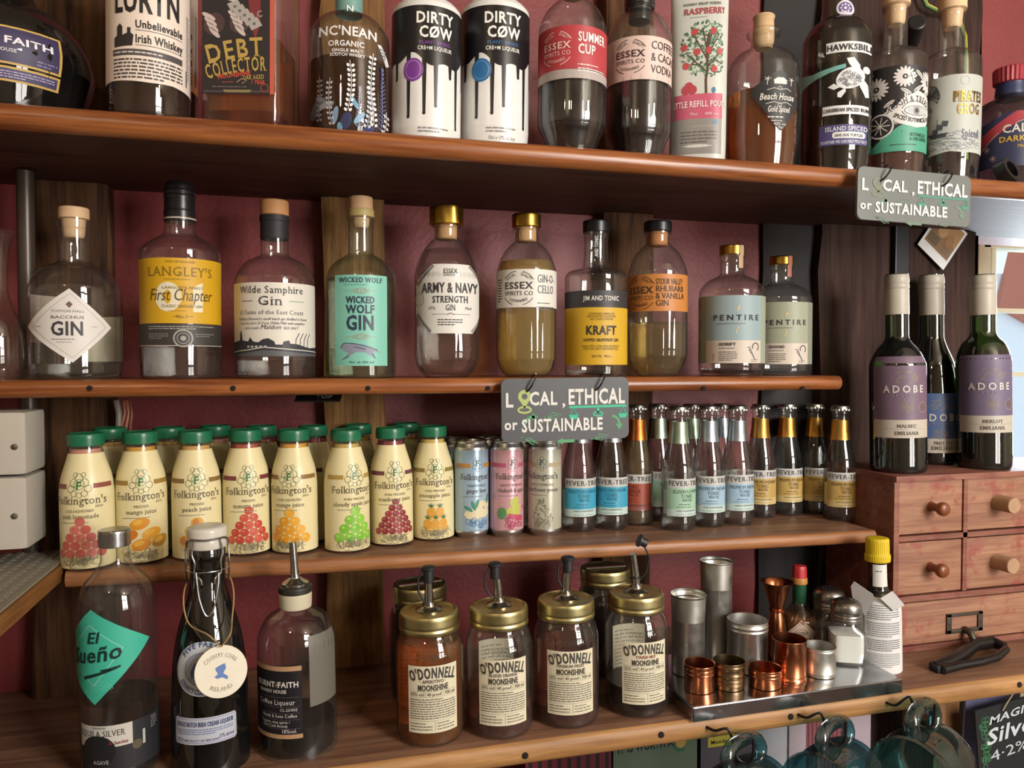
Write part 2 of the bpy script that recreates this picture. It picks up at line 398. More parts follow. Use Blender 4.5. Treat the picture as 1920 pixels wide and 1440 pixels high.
gz = [at(1880, y, YB).z for y in (702, 582)]
gx = at(1862, 600, YB).x
MB().box(wx0, wx1, YB, YB + .03, gz[0] - .007, gz[0] + .007).box(wx0, wx1, YB, YB + .03, gz[1] - .006, gz[1] + .006).box(gx - .007, gx + .007, YB, YB + .03, wz0, wz1).box(gx + .27, gx + .284, YB, YB + .03, wz0, wz1).build('glazing_bar', FRM, w1, False)
zz = [wz0 + .02] + gz + [wz1 - .02]; xx = [wx0 + .02, gx, gx + .277, wx1 - .02]
for i in range(3):
    for j in range(3):
        MB().box(xx[i], xx[i + 1], YB + .012, YB + .015, zz[j], zz[j + 1]).build('pane', glass('window_glass', 'f2f6f8', 'b0c4cc'), w1, False)
# outside: brick house, white render wall
bw = MB().box(3.0, 6.5, 5.0, 5.3, -1.6, .72).build('house_wall', P('e8ecf0', .8), None, False)
out = empty('neighbouring_house', (0, 0, 0)); bw.parent = out
MB().add([(5.40, 4.95, .45), (5.58, 4.95, 1.1), (6.2, 4.95, 1.1), (5.75, 4.95, .30), (5.40, 4.99, .45), (5.58, 4.99, 1.1), (6.2, 4.99, 1.1), (5.75, 4.99, .30)],
         [(0, 1, 2, 3), (4, 7, 6, 5), (0, 4, 5, 1), (2, 6, 7, 3), (1, 5, 6, 2), (0, 3, 7, 4)]).build('tiled_gable', P('b0604c', .8), out, False)
tag(out, 'pale house with red brick gable outside the side window', 'house')
# rear window the light comes from
w2 = struct('window_2', MB().box(1.06, 1.10, -1.60, -1.47, -.68, 1.0).box(2.04, 2.08, -1.60, -1.47, -.68, 1.0).box(1.06, 2.08, -1.60, -1.47, -.70, -.64).box(1.54, 1.60, -1.60, -1.455, -.66, 1.0).box(1.1, 2.05, -1.48, -1.452, -.10, -.075).box(1.1, 2.05, -1.48, -1.452, .475, .50), FRM)
# ---- timber posts and one near-black strip against the back wall
OAK = wood('old_oak_post', '6b4a30', '2a180e', .9, 'Z', .75, .9, .8, spec=.2)
OAKL = wood('lit_oak_post', '9a7448', '54361c', .9, 'Z', .7, .9, .8, spec=.2)  # brighter copy of the oak: light painted into its colour
OAKD = wood('dark_weathered_post', '4a3630', '2a1c18', .8, 'Z', .8, .8, .8, spec=.2)
def post(px0, px1, y0, y1, z0, z1, m, rough=.004):
    x0, x1 = at(px0, 700, y0).x, at(px1, 700, y0).x; nx, nz = 7, 36; v = []; f = []
    for j in range(nz + 1):
        for i in range(nx + 1):
            e = 1 if i in (0, nx) else .4
            v.append((x0 + (x1 - x0) * i / nx + (random.uniform(-rough, rough) if e == 1 else 0), y0 + random.uniform(0, rough) * e + (.004 if e == 1 else 0), z0 + (z1 - z0) * j / nz))
    n = len(v)
    for j in range(nz + 1): v += [(x0, y1, z0 + (z1 - z0) * j / nz), (x1, y1, z0 + (z1 - z0) * j / nz)]
    for j in range(nz):
        for i in range(nx): a = j * (nx + 1) + i; f.append((a, a + 1, a + nx + 2, a + nx + 1))
        a = j * (nx + 1); f.append((n + 2 * j, a, a + nx + 1, n + 2 * j + 2)); a += nx; f.append((a, n + 2 * j + 1, n + 2 * j + 3, a + nx + 1))
    return mesh('timber_post_or_strip', v, f, m, wall, True)
post(52, 206, 1.15, YW, ZF, ZC, OAK)
post(608, 722, 1.155, YW, ZF, ZC, OAKL)
post(1134, 1226, 1.155, YW, ZF, ZC, OAK)
post(1432, 1552, 1.175, YW, ZF, ZC, P('1c1718', .7))  # plain near-black strip drawn for the dark recess, not a timber post
post(1540, 1832, 1.15, YW, ZF, ZC, OAKD, .006)
dx = at(1676, 600, 1.14).x
tag(MB().box(dx, dx + .03, 1.138, 1.148, -.20, .245, .002).build('iron_strap', P('23232a', .4, .3), None, False), 'dark flat iron strap running down the big timber post', 'strap')
# ---- shelves
VARN = wood('varnished_pine', 'a8683a', '6e3a1e', 1.0, 'X', .28, .18, .9)
UNDER = wood('shade_toned_underside', '56342a', '341c16', 1.0, 'X', .6, .3, .9)  # undersides toned darker: shade put into the wood colour
DARKTOP = wood('darker_wood_top', '8a6650', '5e4234', 1.0, 'X', .4, .2, .9)  # tops of the two lower shelves, darker brown than their front edges
RAW = wood('bare_pine', 'b88a56', '8a6036', 1.0, 'X', .5, .2, .9)
MID = wood('stained_pine', 'a87248', '744628', 1.0, 'X', .42, .22, .9)
def shelf(name, x0, x1, y0, y1, zt, t, m, label, tilt=None, round_end=0, nose=.5, top=None):
    seg = 8; pr = []; r = t * nose
    for k in range(seg + 1):
        a = PI / 2 + PI * k / seg; pr.append((y0 + r + r * math.cos(a), -t / 2 + (t / 2) * math.sin(a)))
    pr += [(y1, -t), (y1, 0)]
    xs = [x0 + (x1 - x0) * k / 24 for k in range(25)]; v = []; f = []
    if round_end:
        xs = xs[:-1]; xs = [x for x in xs if x < x1 - round_end] + [x1 - round_end + round_end * math.sin(PI / 2 * k / 8) for k in range(9)]
    n = len(pr)
    for x in xs:
        ins = 0
        if round_end and x > x1 - round_end: ins = round_end - math.sqrt(max(0, round_end ** 2 - (x - x1 + round_end) ** 2))
        for (y, z) in pr: v.append((x, min(y + (ins if y < (y0 + y1) / 2 else 0), y1), (tilt(x) if tilt else zt) + z))
    for i in range(len(xs) - 1):
        for k in range(n): a, b = i * n + k, i * n + (k + 1) % n; f.append((a, b, b + n, a + n))
    f.append(tuple(range(n))[::-1]); f.append(tuple(range((len(xs) - 1) * n, len(xs) * n)))
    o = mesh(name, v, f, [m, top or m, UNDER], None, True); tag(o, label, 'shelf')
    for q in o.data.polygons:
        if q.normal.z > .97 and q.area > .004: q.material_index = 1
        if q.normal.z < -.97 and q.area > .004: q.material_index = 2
    return o
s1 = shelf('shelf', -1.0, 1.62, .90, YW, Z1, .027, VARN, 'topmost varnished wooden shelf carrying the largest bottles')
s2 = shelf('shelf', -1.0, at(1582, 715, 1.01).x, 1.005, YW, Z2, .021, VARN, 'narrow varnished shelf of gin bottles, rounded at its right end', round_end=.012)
s3 = shelf('shelf', at(122, 1075, 1.0).x, at(1642, 1000, 1.0).x, .998, YW, 0, .019, MID, 'wooden shelf holding juices, cans and tonic bottles', tilt=Z3, nose=.3, top=DARKTOP)
s4 = shelf('shelf', -1.0, 1.7, .865, YW, Z4, .027, RAW, 'lowest bare wooden shelf with jars, drawers and metal tray', nose=.25, top=DARKTOP)
HOLE = P('140c08', .9)
def hole(px, py, Y, par, r=.0032):
    p = at(px, py, Y); M = Matrix.Translation(p) @ Matrix.Rotation(PI / 2, 4, 'X')
    MB().lathe([(r * 1.5, -.001), (r * 1.5, .0006), (r, .0012)], 12, M=M).build('screw_hole', HOLE, par)
for px in (168, 437, 690, 915, 1320, 1506): hole(px, 728, 1.0048, s2, .0022)
for px, py in ((985, 1417), (1240, 1378), (1483, 1344), (1912, 1284)): hole(px, py, .8645, s4, .0026)
# ---- side counter on the left with its mesh mat
side = MB().box(XL, -.276, .15, 1.10, -.258, -.240, .003).build('side_counter', wood('counter_pine', 'a0703c', '6c4320', 1, 'Y', .45), None)
tag(side, 'pine side counter end jutting in at the left edge', 'counter')
mb = MB()
for i in range(46):
    y = .42 + i * .0145
    mb.box(-.62, -.284, y, y + .0075, -.2395, -.2375)
for i in range(24):
    x = -.62 + i * .0145; mb.box(x, x + .0065, .42, 1.082, -.2385, -.2365)
tag(mb.build('mesh_mat', P('8a8478', .7), None, False), 'grey woven mesh bar mat on the side counter', 'mat', kind=None)
tag(MB().box(-.62, -.43, .30, .36, ZF, -.259).build('counter_leg', OAK, None, False), 'dark wooden leg under the side counter', 'leg')
# ================================================================== bottles
class Bot:
    """a thing standing on a shelf, measured in the photograph: xc axis pixel, Y its distance from the camera plane"""
    def __init__(s, name, xc, Y, z0, label, cat, group=None, face=None, hw=None, lean=0):
        p = at(xc, 700, Y); s.xc = xc; s.Y = Y; s.X = p.x; s.z0 = z0(p.x) if callable(z0) else z0
        s.d = depth(p); s.k = s.d / F; s.hw = hw
        rz = -math.atan2(s.X, Y)
        if face is not None: rz += math.asin(max(-1, min(1, (face - xc) / hw)))
        s.rz = rz; s.o = empty(name, (s.X, Y, s.z0), rz, lean); tag(s.o, label, cat, group)
    def z(s, y): return at(s.xc, y, s.Y).z - s.z0
    def zf(s, y, r): return at(s.xc, y, s.Y).z * (s.d - r) / s.d - s.z0
    def prof(s, pts):
        """pixel profile from base up: (half width, y); y None = on the shelf"""
        return [((q[0] * s.k), (0 if q[1] is None else s.z(q[1])), *q[2:]) for q in pts]
    def turn(s, name, pts, m, seg=40, rf=None, n=5, par=None, cap=True):
        pr = spl(s.prof(pts), n); s.pr = pr if name == 'bottle_glass' else getattr(s, 'pr', pr)
        return MB().lathe(pr, seg, rf=rf, cap=cap).build(name, m, par or s.o)
    def glass(s, pts, m, **kw): return s.turn('bottle_glass', pts, m, cap=False if 'cap' not in kw else kw.pop('cap'), **kw)
    def R(s, z):
        pr = s.pr
        for a, b in zip(pr, pr[1:]):
            if a[1] <= z <= b[1] and b[1] > a[1]: return a[0] + (b[0] - a[0]) * (z - a[1]) / (b[1] - a[1])
        return pr[-1][0] if z > pr[-1][1] else max(p[0] for p in pr[:3])
    def fill(s, y, m, name='liquid', inset=.93, base=.004):
        zt = s.z(y); pr = [(r * inset, max(z, base)) for r, z in s.pr if z < zt]; pr = [(r, z) for r, z in pr if r > .004] + [(s.R(zt) * inset, zt)]
        return MB().lathe(pr, 32).build(name, m, s.o)
    # label drawn in photo pixels, wrapped on the body
    def ax(s, x): return s.lhw * math.asin(max(-.999, min(.999, (x - s.xc) / s.lhw)))
    def lab(s, lhw=None):
        s.lhw = lhw or s.hw; s.fa = math.asin(max(-1, min(1, 0))); return Flat(-1)
    def wrap(s, fl, name='label', rough=.5, raw=False, back=0, off=.0003, cv=.012, flat=False):
        r0 = s.lhw * s.k; sc = (s.d - r0) / F; rot = -(s.rz + math.atan2(s.X, s.Y))
        if flat:
            return fl.build(name, lambda x, y: ((x - s.xc) * sc, s.zf(y, r0)), lambda u, v, o: (u, -flat - o, v), s.o, None, rough)
        def conv(x, y): return ((x - s.xc if raw else s.ax(x)) * sc, s.zf(y, r0))
        def place(u, v, o):
            r = s.R(v) + o; a = u / (s.lhw * sc) + rot + back; return (r * math.sin(a), -r * math.cos(a), v)
        return fl.build(name, conv, place, s.o, (abs(r0) * .16, cv), rough, base_off=off)
def mmwrap(o, fl, Rf, name='label', rough=.5, r0=.03, off=.0003, cv=.012):
    return fl.build(name, lambda x, y: (x / 1000, y / 1000), lambda u, v, q: ((Rf(v) + q) * math.sin(u / r0), -(Rf(v) + q) * math.cos(u / r0), v), o, (abs(r0) * .16, cv), rough, base_off=off)
def interp(pr):
    def R(z):
        for a, b in zip(pr, pr[1:]):
            if a[1] <= z <= b[1] and b[1] > a[1]: return a[0] + (b[0] - a[0]) * (z - a[1]) / (b[1] - a[1])
        return pr[-1][0] if z > pr[-1][1] else pr[0][0]
    return R
def knurl(n, amp, z0, z1): return lambda r, z, a: r * (1 + (amp * math.cos(n * a) if z0 <= z <= z1 else 0))
CORK = P('c49a6a', .8, 0, .2); WOODCAP = P('d8b48c', .6, 0, .1); GOLD = metal('c8a45a', .3); BLK = P('16161a', .35); BLKM = P('1c1c1e', .5)
WHITE = 'eceae4'; INK = '26262a'
def flute(n, amp, za, zb):
    def f(r, z, a):
        w = max(0, min(1, (z - za) / .012)) * max(0, min(1, (zb - z) / .02)); return r * (1 + amp * w * (abs(math.cos(n * a / 2)) - .6))
    return f
# ---------------------------------------------------------------- topmost shelf
Y1 = .952; LN1 = math.radians(.6)
# squat dark decanter cut by the left edge
b = Bot('liqueur_bottle', 22, 1.02, Z1, 'squat dark brown decanter with gold-edged purple label, leftmost on the topmost shelf', 'bottle', hw=140)
b.glass([(80, None), (118, None, 1), (138, 176), (146, 130), (132, 80), (100, 42), (62, 18), (44, -10), (42, -60), (46, -64, 1), (46, -80)], G_DARK)
b.turn('stopper', [(46, -78), (46, -80, 1), (46, -130, 1), (30, -132)], BLK); b.fill(70, D_DARK)
f = b.lab(140); f.rect(-60, 37, 103, 110, 'c9a85a', 0).rect(-60, 41, 99, 106, '3a3358', 1).rect(-60, 114, 103, 141, 'c9a85a', 0).rect(-60, 118, 99, 137, '443c66', 1)
f.text('FAITH', 55, 72, 13, 'e8e6ee', w=72, st='B').text('Y HOUSE', 18, 88, 6, 'd8d6e0', st='b').text('BURNT', -45, 72, 13, 'e8e6ee', st='B', w=70)
for k in range(8):
    a = k * PI / 4; f.poly([(2 + 13 * math.cos(a), 62 + 13 * math.sin(a)), (2 + 5 * math.cos(a + .4), 62 + 5 * math.sin(a + .4)), (2 + 5 * math.cos(a - .4), 62 + 5 * math.sin(a - .4))], 'd8b458', 2)
f.ring(2, 62, 5, 2, 'd8b458', 2).para(-50, 121, 95, 135, 3, 'b8b0cc').para(66, 92, 96, 104, 2, '8a84b0')
b.wrap(f, cv=.012)
# paper-label whiskey, two of them
def whiskey(xc, Y, label, face):
    b = Bot('whiskey_bottle', xc, Y, Z1, label, 'bottle', 'pale paper-labelled whiskey bottles', hw=71 * .955 / Y, face=face, lean=LN1); q = .955 / Y; h = lambda y: 211 + (y - 211) * q - (Y - .955) * -60
    k = b.hw
    b.glass([(k * .5, None), (k * .93, None, 1), (k, 200), (k, -110), (k * .9, -140), (k * .45, -170), (k * .36, -185), (k * .36, -240)], G_CLEAR)
    b.fill(60, L_BROWN); b.turn('stopper', [(k * .4, -236), (k * .4, -240, 1), (k * .4, -275, 1), (k * .3, -277)], BLK)
    f = b.lab(); w = math.pi * k * .62; X = b.xc; bot = [(X - w, 152), (X - w * .5, 150), (X - w * .2, 152), (X, 153), (X + w * .3, 150), (X + w * .6, 154), (X + w, 158)]
    f.poly(bot + [(X + w, -95), (X - w, -95)], 'e6d8cc', 0).rect(X - 66, 92, X + 62, 104, '504a4c', 1)
    f.text('LURTN', X - 2, 22, 46, '1c1a1c', w=118, st='B').text('Unbelievable', X + 20, 52, 14, '2a282a', w=84, st='b').text('Irish Whiskey', X + 20, 80, 15, '2a282a', w=84, st='b')
    f.rect(X - 22, 56, X + 62, 57, '2a282a', 2).rect(X - 22, 84, X + 62, 85, '2a282a', 2)
    f.poly([(X - 62, 88), (X - 62, 70), (X - 56, 66), (X - 56, 50), (X - 50, 44), (X - 45, 50), (X - 45, 66), (X - 36, 62), (X - 36, 52), (X - 30, 52), (X - 30, 62), (X - 25, 66), (X - 27, 86)], '2e2a2c', 2)
    f.para(X - 62, 95, X + 58, 101, 1, 'd8d0cc').para(X - 64, 108, X + 62, 148, 6, '4a4446', h=3.2).para(X + 74, 0, X + 84, 130, 26, '8a8484')
    f.rect(X + 72, 108, X + 76, 140, '6a6466', 2)
    b.wrap(f, raw=True); return b
whiskey(286, .955, 'whiskey bottle wrapped in a torn off-white newspaper-style label, in front', 268)
whiskey(306, 1.052, 'second newspaper-labelled whiskey bottle, standing behind the front one', 300)
# square bottle with a dark poster label
b = Bot('moonshine_bottle', 478, .965, Z1, 'square amber bottle with black pictorial label and red side stripe', 'bottle', hw=86, lean=LN1)
b.o.rotation_euler.z = math.radians(-15)
def sq(r, z, a):
    e = 7; c, s_ = abs(math.cos(a)), abs(math.sin(a)); s2 = s_ / 1.0; return r / ((c ** e + s2 ** e) ** (1 / e)) if r > .03 else r
hk = 73
b.glass([(hk * .6, None), (hk * .95, None, 1), (hk, 228), (hk, -110), (hk * .85, -135), (hk * .42, -150), (hk * .36, -165), (hk * .36, -220)], G_CLEAR, seg=72, rf=sq)
zt = b.z(96); MB().lathe([(hk * b.k * .9, .016), (hk * b.k * .9, zt)], 72, rf=sq).build('liquid', L_AMBER, b.o)
b.turn('stopper', [(hk * .45, -216), (hk * .45, -220, 1), (hk * .45, -255, 1), (hk * .3, -256)], BLK)
f = b.lab(86); X = 478
f.rect(X - 68, -105, X + 66, 172, '241f24', 0).rect(X + 58, -105, X + 66, 172, 'c85a48', 1).rect(X - 66, 166, X + 58, 168, '5a4a4a', 1)
SK = 'c8b8b4'
for cx, cy, n in ((X - 46, 40, 4), (X + 2, 36, 4)):
    f.ell(cx, cy, 19, 22, '4a3438', 1, rot=.5)
    for i in range(n): f.ell(cx - 10 + i * 3.5, cy - 14 + i * 10, 14, 4.6, SK, 2, rot=.5 + .1 * i)
for i in range(5): f.poly([(X - 22 + i * 9, 2 + i * 8), (X - 2 + i * 9, -6 + i * 8), (X + 8 + i * 9, 10 + i * 8), (X - 12 + i * 9, 20 + i * 8)], 'a8a4a0', 2 + (i % 2)).ell(X - 7 + i * 9, 7 + i * 8, 3, 3, '6a6664', 4, 8)
f.poly([(X + 6, -100), (X + 42, -100), (X + 40, 40), (X + 30, 70), (X + 22, 30)], '7a2c30', 1).ring(X + 40, 20, 5, 2, '9a9698', 2, 40, 300)
f.poly([(X - 40, -60), (X + 10, -60), (X + 6, -10), (X - 10, -2), (X - 30, -8)], SK, 1)
GLD = 'b89a50'
f.text('DEBT', X - 5, 104, 34, GLD, w=108, st='S', rot=9, arc=400).text('COLLECTOR', X - 4, 132, 26, GLD, w=112, st='S', rot=9, arc=400)
f.text('MOONSHINE', X - 8, 140, 9, 'c8503c', w=62, st='B', rot=8).text('OAK AGED', X + 28, 144, 8, GLD, w=40, st='S', rot=3).text('1 YEAR', X + 36, 153, 7, 'c8503c', w=26, st='B')
f.line([(X - 4, 150), (X + 5, 143), (X + 15, 146), (X + 6, 152)], 1.2, 'c8a090', 2).line([(X - 32, 150), (X - 10, 149)], 1, 'c8503c', 2)
f.para(X - 50, 156, X + 44, 161, 1, '6a6060').poly([(X - 30, 164), (X + 24, 164), (X + 20, 169), (X - 26, 169)], '8a7a50', 2).ring(X + 48, 160, 7, 2, '8a4038', 2)
b.wrap(f, flat=hk * b.k)
# clear whisky bottle with printed plants
b = Bot('whisky_bottle', 656, .955, Z1, 'clear whisky bottle printed with white botanical sprays and teal neck seal', 'bottle', hw=74, lean=LN1)
b.glass([(40, None), (68, None, 1), (73, 240), (74, 225), (74, 95), (70, 68), (52, 44), (28, 32), (24, 26), (24, -60)], G_CLEAR); b.fill(128, L_BROWN)
b.turn('neck_seal', [(24.6, 29), (25, 5), (24.6, -20)], P('6f9a94', .5), cap=False); b.turn('stopper', [(27, -58), (27, -60, 1), (27, -95, 1), (20, -97)], CORK)
f = b.lab(); W = 'e4e4e6'; X = 656
f.text("NC'NEAN", 655, 66, 17, W, w=102, st='b').text('ORGANIC', 652, 86, 10, W, w=62, st='b').text('SINGLE MALT', 654, 97, 5.5, W, w=54, st='b').text('SCOTCH WHISKY', 654, 105, 5.5, W, w=60, st='b')
f.poly([(706, 70), (712, 68), (728, 96), (722, 104)], W, 1).para(706, 74, 722, 98, 5, '5a5a60', 3, h=2.2)
def sprig(x, y0, y1, n, c, sway=0, s=3.6):
    f.line([(x + sway * math.sin(k / 3), y0 + (y1 - y0) * k / 8) for k in range(9)], 1, c, 1)
    for k in range(n):
        t = k / n; yy = y0 + (y1 - y0) * t; xx = x + sway * math.sin(t * 8 / 3)
        for sd in (-1, 1): f.ell(xx + sd * s * 1.15, yy, s * .72, s, c, 2, 9, sd * .5)
sprig(655, 205, 112, 10, W, 6); sprig(702, 225, 90, 14, W, -7, 3.4); sprig(690, 230, 150, 9, 'b8bccc', 5); sprig(626, 230, 145, 9, 'b8b8c0', -4, 2.8); sprig(604, 222, 140, 9, '80808a', 3, 2.6); sprig(722, 240, 190, 5, W, 2, 3)
for (x, y0, y1, c) in ((716, 230, 110, '7a88c0'), (676, 235, 160, 'a8acc4')):
    f.line([(x, y0), (x - 2, y1)], 1, c, 1)
    for k in range(16):
        yy = y0 + (y1 - y0) * k / 16; l = 9 * (1 - k / 17); f.line([(x, yy), (x - l, yy - 6)], 1, c, 2).line([(x, yy), (x + l, yy - 6)], 1, c, 2)
for (x, y, rx, ry, c, r) in ((666, 190, 4, 15, '5a9cb8', -.5), (633, 215, 5, 16, '7a96b0', .2), (600, 200, 8, 22, '4a505a', .4), (690, 240, 6, 18, '3a4472', .9), (652, 225, 10, 16, '34365a', .3), (675, 218, 5, 14, '5a9cc0', .7), (618, 196, 14, 6, '8a8a90', -.3), (610, 186, 12, 5, '70747c', .5), (640, 238, 5, 10, '6aa0b8', 0)): f.ell(x, y, rx, ry, c, 1, 14, r)
b.wrap(f, 'print', rough=.4, cv=.01)
f = b.lab(24); f.text('N', 658, 22, 11, 'e8ecec', st='b'); r_ = b.R; b.R = lambda z: 25.2 * b.k; b.wrap(f, 'seal_letter'); b.R = r_
# two black and white cream liqueur bottles
def cow(xc, Y, q, spot, band, label, face):
    b = Bot('cream_liqueur_bottle', xc, Y, Z1, label, 'bottle', 'black and white drip-painted liqueur bottles', hw=64, face=face, lean=LN1)
    o = b.turn('bottle_body', [(40, None), (60, None, 1), (63.5, 258), (64, 250), (64, 40), (60, 26), (48, 14), (32, 6), (24, 2), (23, -50)], P('e2e2e0', .3)); b.pr = spl(b.prof([(40, None), (60, None, 1), (63.5, 258), (64, 250), (64, 40), (60, 26), (48, 14), (32, 6), (24, 2), (23, -50)]))
    b.turn('cap', [(25, 4), (26, 2, 1), (26, -48, 1), (20, -50)], BLK)
    f = b.lab(); f.lhw = 64; X = xc; w = 64 * PI * .97; K = '1b1a1e'
    # black glaze with drips, all the way round
    top = [(X + w, -1), (X + w, 9), (X - w, 9), (X - w, -1)]
    pts = []; drips = [(-150, 60), (-120, 95), (-92, 40), (-62, 30), (-33, 118), (-4, 98), (17, 76), (46, 20), (62, 112), (90, 50), (130, 90), (170, 40)]
    lo = lambda x: 112 + 10 * math.sin(x / 21.0) + 6 * math.sin(x / 9.0 + 1)
    x = -w
    while x < w:
        near = [dd for dd in drips if abs(dd[0] - x) < 3.2]
        pts.append((X + x, (lo(x) + near[0][1]) if near else lo(x))); x += 1.6
    g = b.lab()
    for a, c in zip(pts, pts[1:]): g.poly([(a[0], 9), (c[0], 9), (c[0], c[1]), (a[0], a[1])], K, 0)
    for dd in drips: g.ell(X + dd[0], lo(dd[0]) + dd[1], 3.0, 3.6, K, 0, 10)
    g.text('DIRTY', X + 16, 42, 20, 'ecece8', w=70, st='B').text('CØW', X + 18, 69, 20, 'ecece8', w=62, st='B').text('PLANT BASED', X + 16, 82, 6, band, w=58, st='b').text('CRE+M LIQUEUR', X + 16, 93, 7, 'dcdcd8', w=64, st='b')
    g.ell(X - 24, 130, 19, 22, spot, 1, 28).ring(X - 24, 130, 14, 1.4, {'7a3c96': 'b88acc'}.get(spot, '6a9cc8'), 2, ry=17)
    g.para(X - 14, 236, X + 42, 248, 2, '8a8a8a').text('70cl e 17% alc./vol', X + 16, 260, 6.5, '8a8a8c', w=52)
    b.wrap(g, 'printed_glaze', rough=.3, raw=True, cv=.008); return b
cow(800, .957, 1, '7a3c96', '7a4a96', 'black and white drip-painted liqueur bottle with a purple round spot', 802)
cow(926, .985, 1, '2f6ea6', '3a6a9a', 'black and white drip-painted liqueur bottle with a blue round spot', 912)
# essex-shaped round bottles (fluted lower half)
def dome(name, xc, Y, z0, hw, base, ys, label, capm, corkm, lk, liq, ylab, labc, inkc, lines, face, group, lean=0, liqm=None, round_base=0, liney=None, capf=None):
    """ys: neck foot, dome foot; neck top; cap top"""
    b = Bot(name, xc, Y, z0, label, 'bottle', group, hw=hw, face=face, lean=lean); nf, df, nt, ct, nh, ch = ys; H = base
    pr = [(hw * .35, None), (hw * .64, None, 1), (hw * .84, H - 14), (hw * .95, H - 30), (hw, H - 52), (hw, df), (hw * .95, df - (df - nf) * .35), (hw * .78, df - (df - nf) * .68), (hw * .55, df - (df - nf) * .9), (nh * 1.05, nf), (nh, nf - 6), (nh, nt + 6), (nh * 1.2, nt + 4, 1), (nh * 1.2, nt)]
    b.pr0 = pr; za, zb = 0, b.z(ylab[1] - 4)
    b.glass(pr, G_CLEAR, seg=96, rf=flute(24, .022, za + .004, zb)); b.pr = spl(b.prof(pr))
    b.turn('cork', [(nh * .8, nt + 26), (nh * .88, nt + 24), (nh * .88, nt - 2)], corkm)
    cp = [(ch * .94, nt), (ch, nt - 2), (ch, ct + 4), (ch * .9, ct + 1, 1), (ch * .2, ct)]
    b.turn('cap', cp, capm, rf=capf)
    if liq is not None: b.fill(liq, liqm)
    f = b.lab(); f.rect(xc - hw * 1.9, ylab[0], xc + hw * 1.9, ylab[1], labc, 0); return b, f
def essex(b, f, ex, ey, s, c, title, tx, ty, th, tw, tc=None, sub=True, st='b', lead=1.35):
    x0 = b.xc
    f.ring(ex, ey, 34 * s, 1.4 * s, c, 1, 215, 262).ring(ex, ey, 34 * s, 1.4 * s, c, 1, 285, 330).ring(ex, ey, 34 * s, 1.4 * s, c, 1, 35, 75).ring(ex, ey, 34 * s, 1.4 * s, c, 1, 110, 150)
    f.text('LOCAL', ex - 13 * s, ey - 21 * s, 5.5 * s, c, rot=28, w=20 * s).text('QUALITY', ex + 15 * s, ey - 21 * s, 5.5 * s, c, rot=-30, w=24 * s).text('SUSTAINABLE', ex, ey + 28 * s, 5.5 * s, c, w=40 * s, arc=-40 * s)
    f.text('ESSEX', ex, ey + 1 * s, 13 * s, c, w=58 * s, st='S').text('SPIRITS CO', ex, ey + 14 * s, 8 * s, c, w=58 * s, st='s')
    for i, t in enumerate(title): f.text(t, tx, ty + i * th * lead, th, tc or c, st=st, al='l', w=tw[i])
    if sub: yy = ty + (len(title) - .2) * th * lead; f.para(tx, yy, tx + max(tw), yy + 5 * s, 1, tc or c).para(tx, yy + 8 * s, tx + max(tw), yy + 17 * s, 2, tc or c)
GE = 'dome-shouldered ribbed spirit bottles'
b, f = dome('liqueur_bottle', 1070, .957, Z1, 63, 276, (4, 74, -30, -55, 24, 29), 'ribbed dark liqueur bottle with red wrap label on the topmost shelf', BLK, CORK, 0, 152, (46, 128), 'b03a42', 0, 0, 1056, GE, LN1, D_DARK)
essex(b, f, 1070 - 30, 88, .95, 'e8c8c4', ['SUMMER', 'CUP'], 1070 + 10, 76, 17, [60, 34], 'f0e2de'); f.rect(950, 129, 1190, 146, 'b0a4a0', 1); b.wrap(f, raw=True)
b, f = dome('liqueur_bottle', 1193, .985, Z1, 60, 289, (26, 88, 17, -8, 23, 28), 'ribbed dark liqueur bottle with pale pink wrap label and black cap', BLK, BLK, 0, 150, (66, 148), 'd8c0b8', 0, 0, 1180, GE, LN1, D_DARK)
essex(b, f, 1193 - 16, 104, .95, '3a2c2c', ['COFFEE', '& CACAO', 'VODKA'], 1193 + 22, 90, 15, [58, 66, 54], '3a2c2c', st='r', sub=False, lead=1.5); b.wrap(f, raw=True)
# refill pouch
b = Bot('refill_pouch', 1304, .985, Z1, 'tall pale refill pouch printed with a fruit tree and pink band', 'pouch', hw=51, lean=LN1)
b.o.rotation_euler.z = -math.atan2(b.X, b.Y)
zs = [0, .004, .03, .08, .14, .20, .25, .28, .283]; hwm = [.93, .98, 1.0, 1.0, 1.0, 1.01, 1.02, 1.02, 1.02]; dp = [.55, .62, .66, .64, .58, .46, .25, .05, .03]
v = []; fc = []; n = 40
for z, w, dd in zip(zs, hwm, dp):
    for k in range(n):
        a = 2 * PI * k / n; c, s_ = math.cos(a), math.sin(a); e = 2.6
        q = 1 / ((abs(c) ** e + abs(s_) ** e) ** (1 / e)); v.append((51 * b.k * w * q * s_, -51 * b.k * dd * q * c, z))
for i in range(len(zs) - 1):
    for k in range(n): a, c = i * n + k, i * n + (k + 1) % n; fc.append((a, c, c + n, a + n))
fc += [tuple(range(n))[::-1], tuple(range((len(zs) - 1) * n, len(zs) * n))]
mesh('pouch_body', v, fc, P('c9cbc4', .35), b.o, True)
def pplace(u, v_, o):
    i = max(0, min(len(zs) - 2, next((j for j in range(len(zs) - 1) if zs[j + 1] >= v_), 0))); t = (v_ - zs[i]) / (zs[i + 1] - zs[i]); dd = dp[i] + (dp[i + 1] - dp[i]) * t
    th = max(-1.5, min(1.5, u / (51 * b.k * .95))); s_ = math.sin(th); y = (1 - abs(s_) ** 2.6) ** (1 / 2.6); return (51 * b.k * s_ + o * s_, -51 * b.k * dd * y - o, v_)
f = Flat(-1); X = 1303
f.rect(X - 49, 176, X + 49, 223, 'c05a72', 0).rect(X - 48, 223, X + 48, 289, '8a8682', 0)
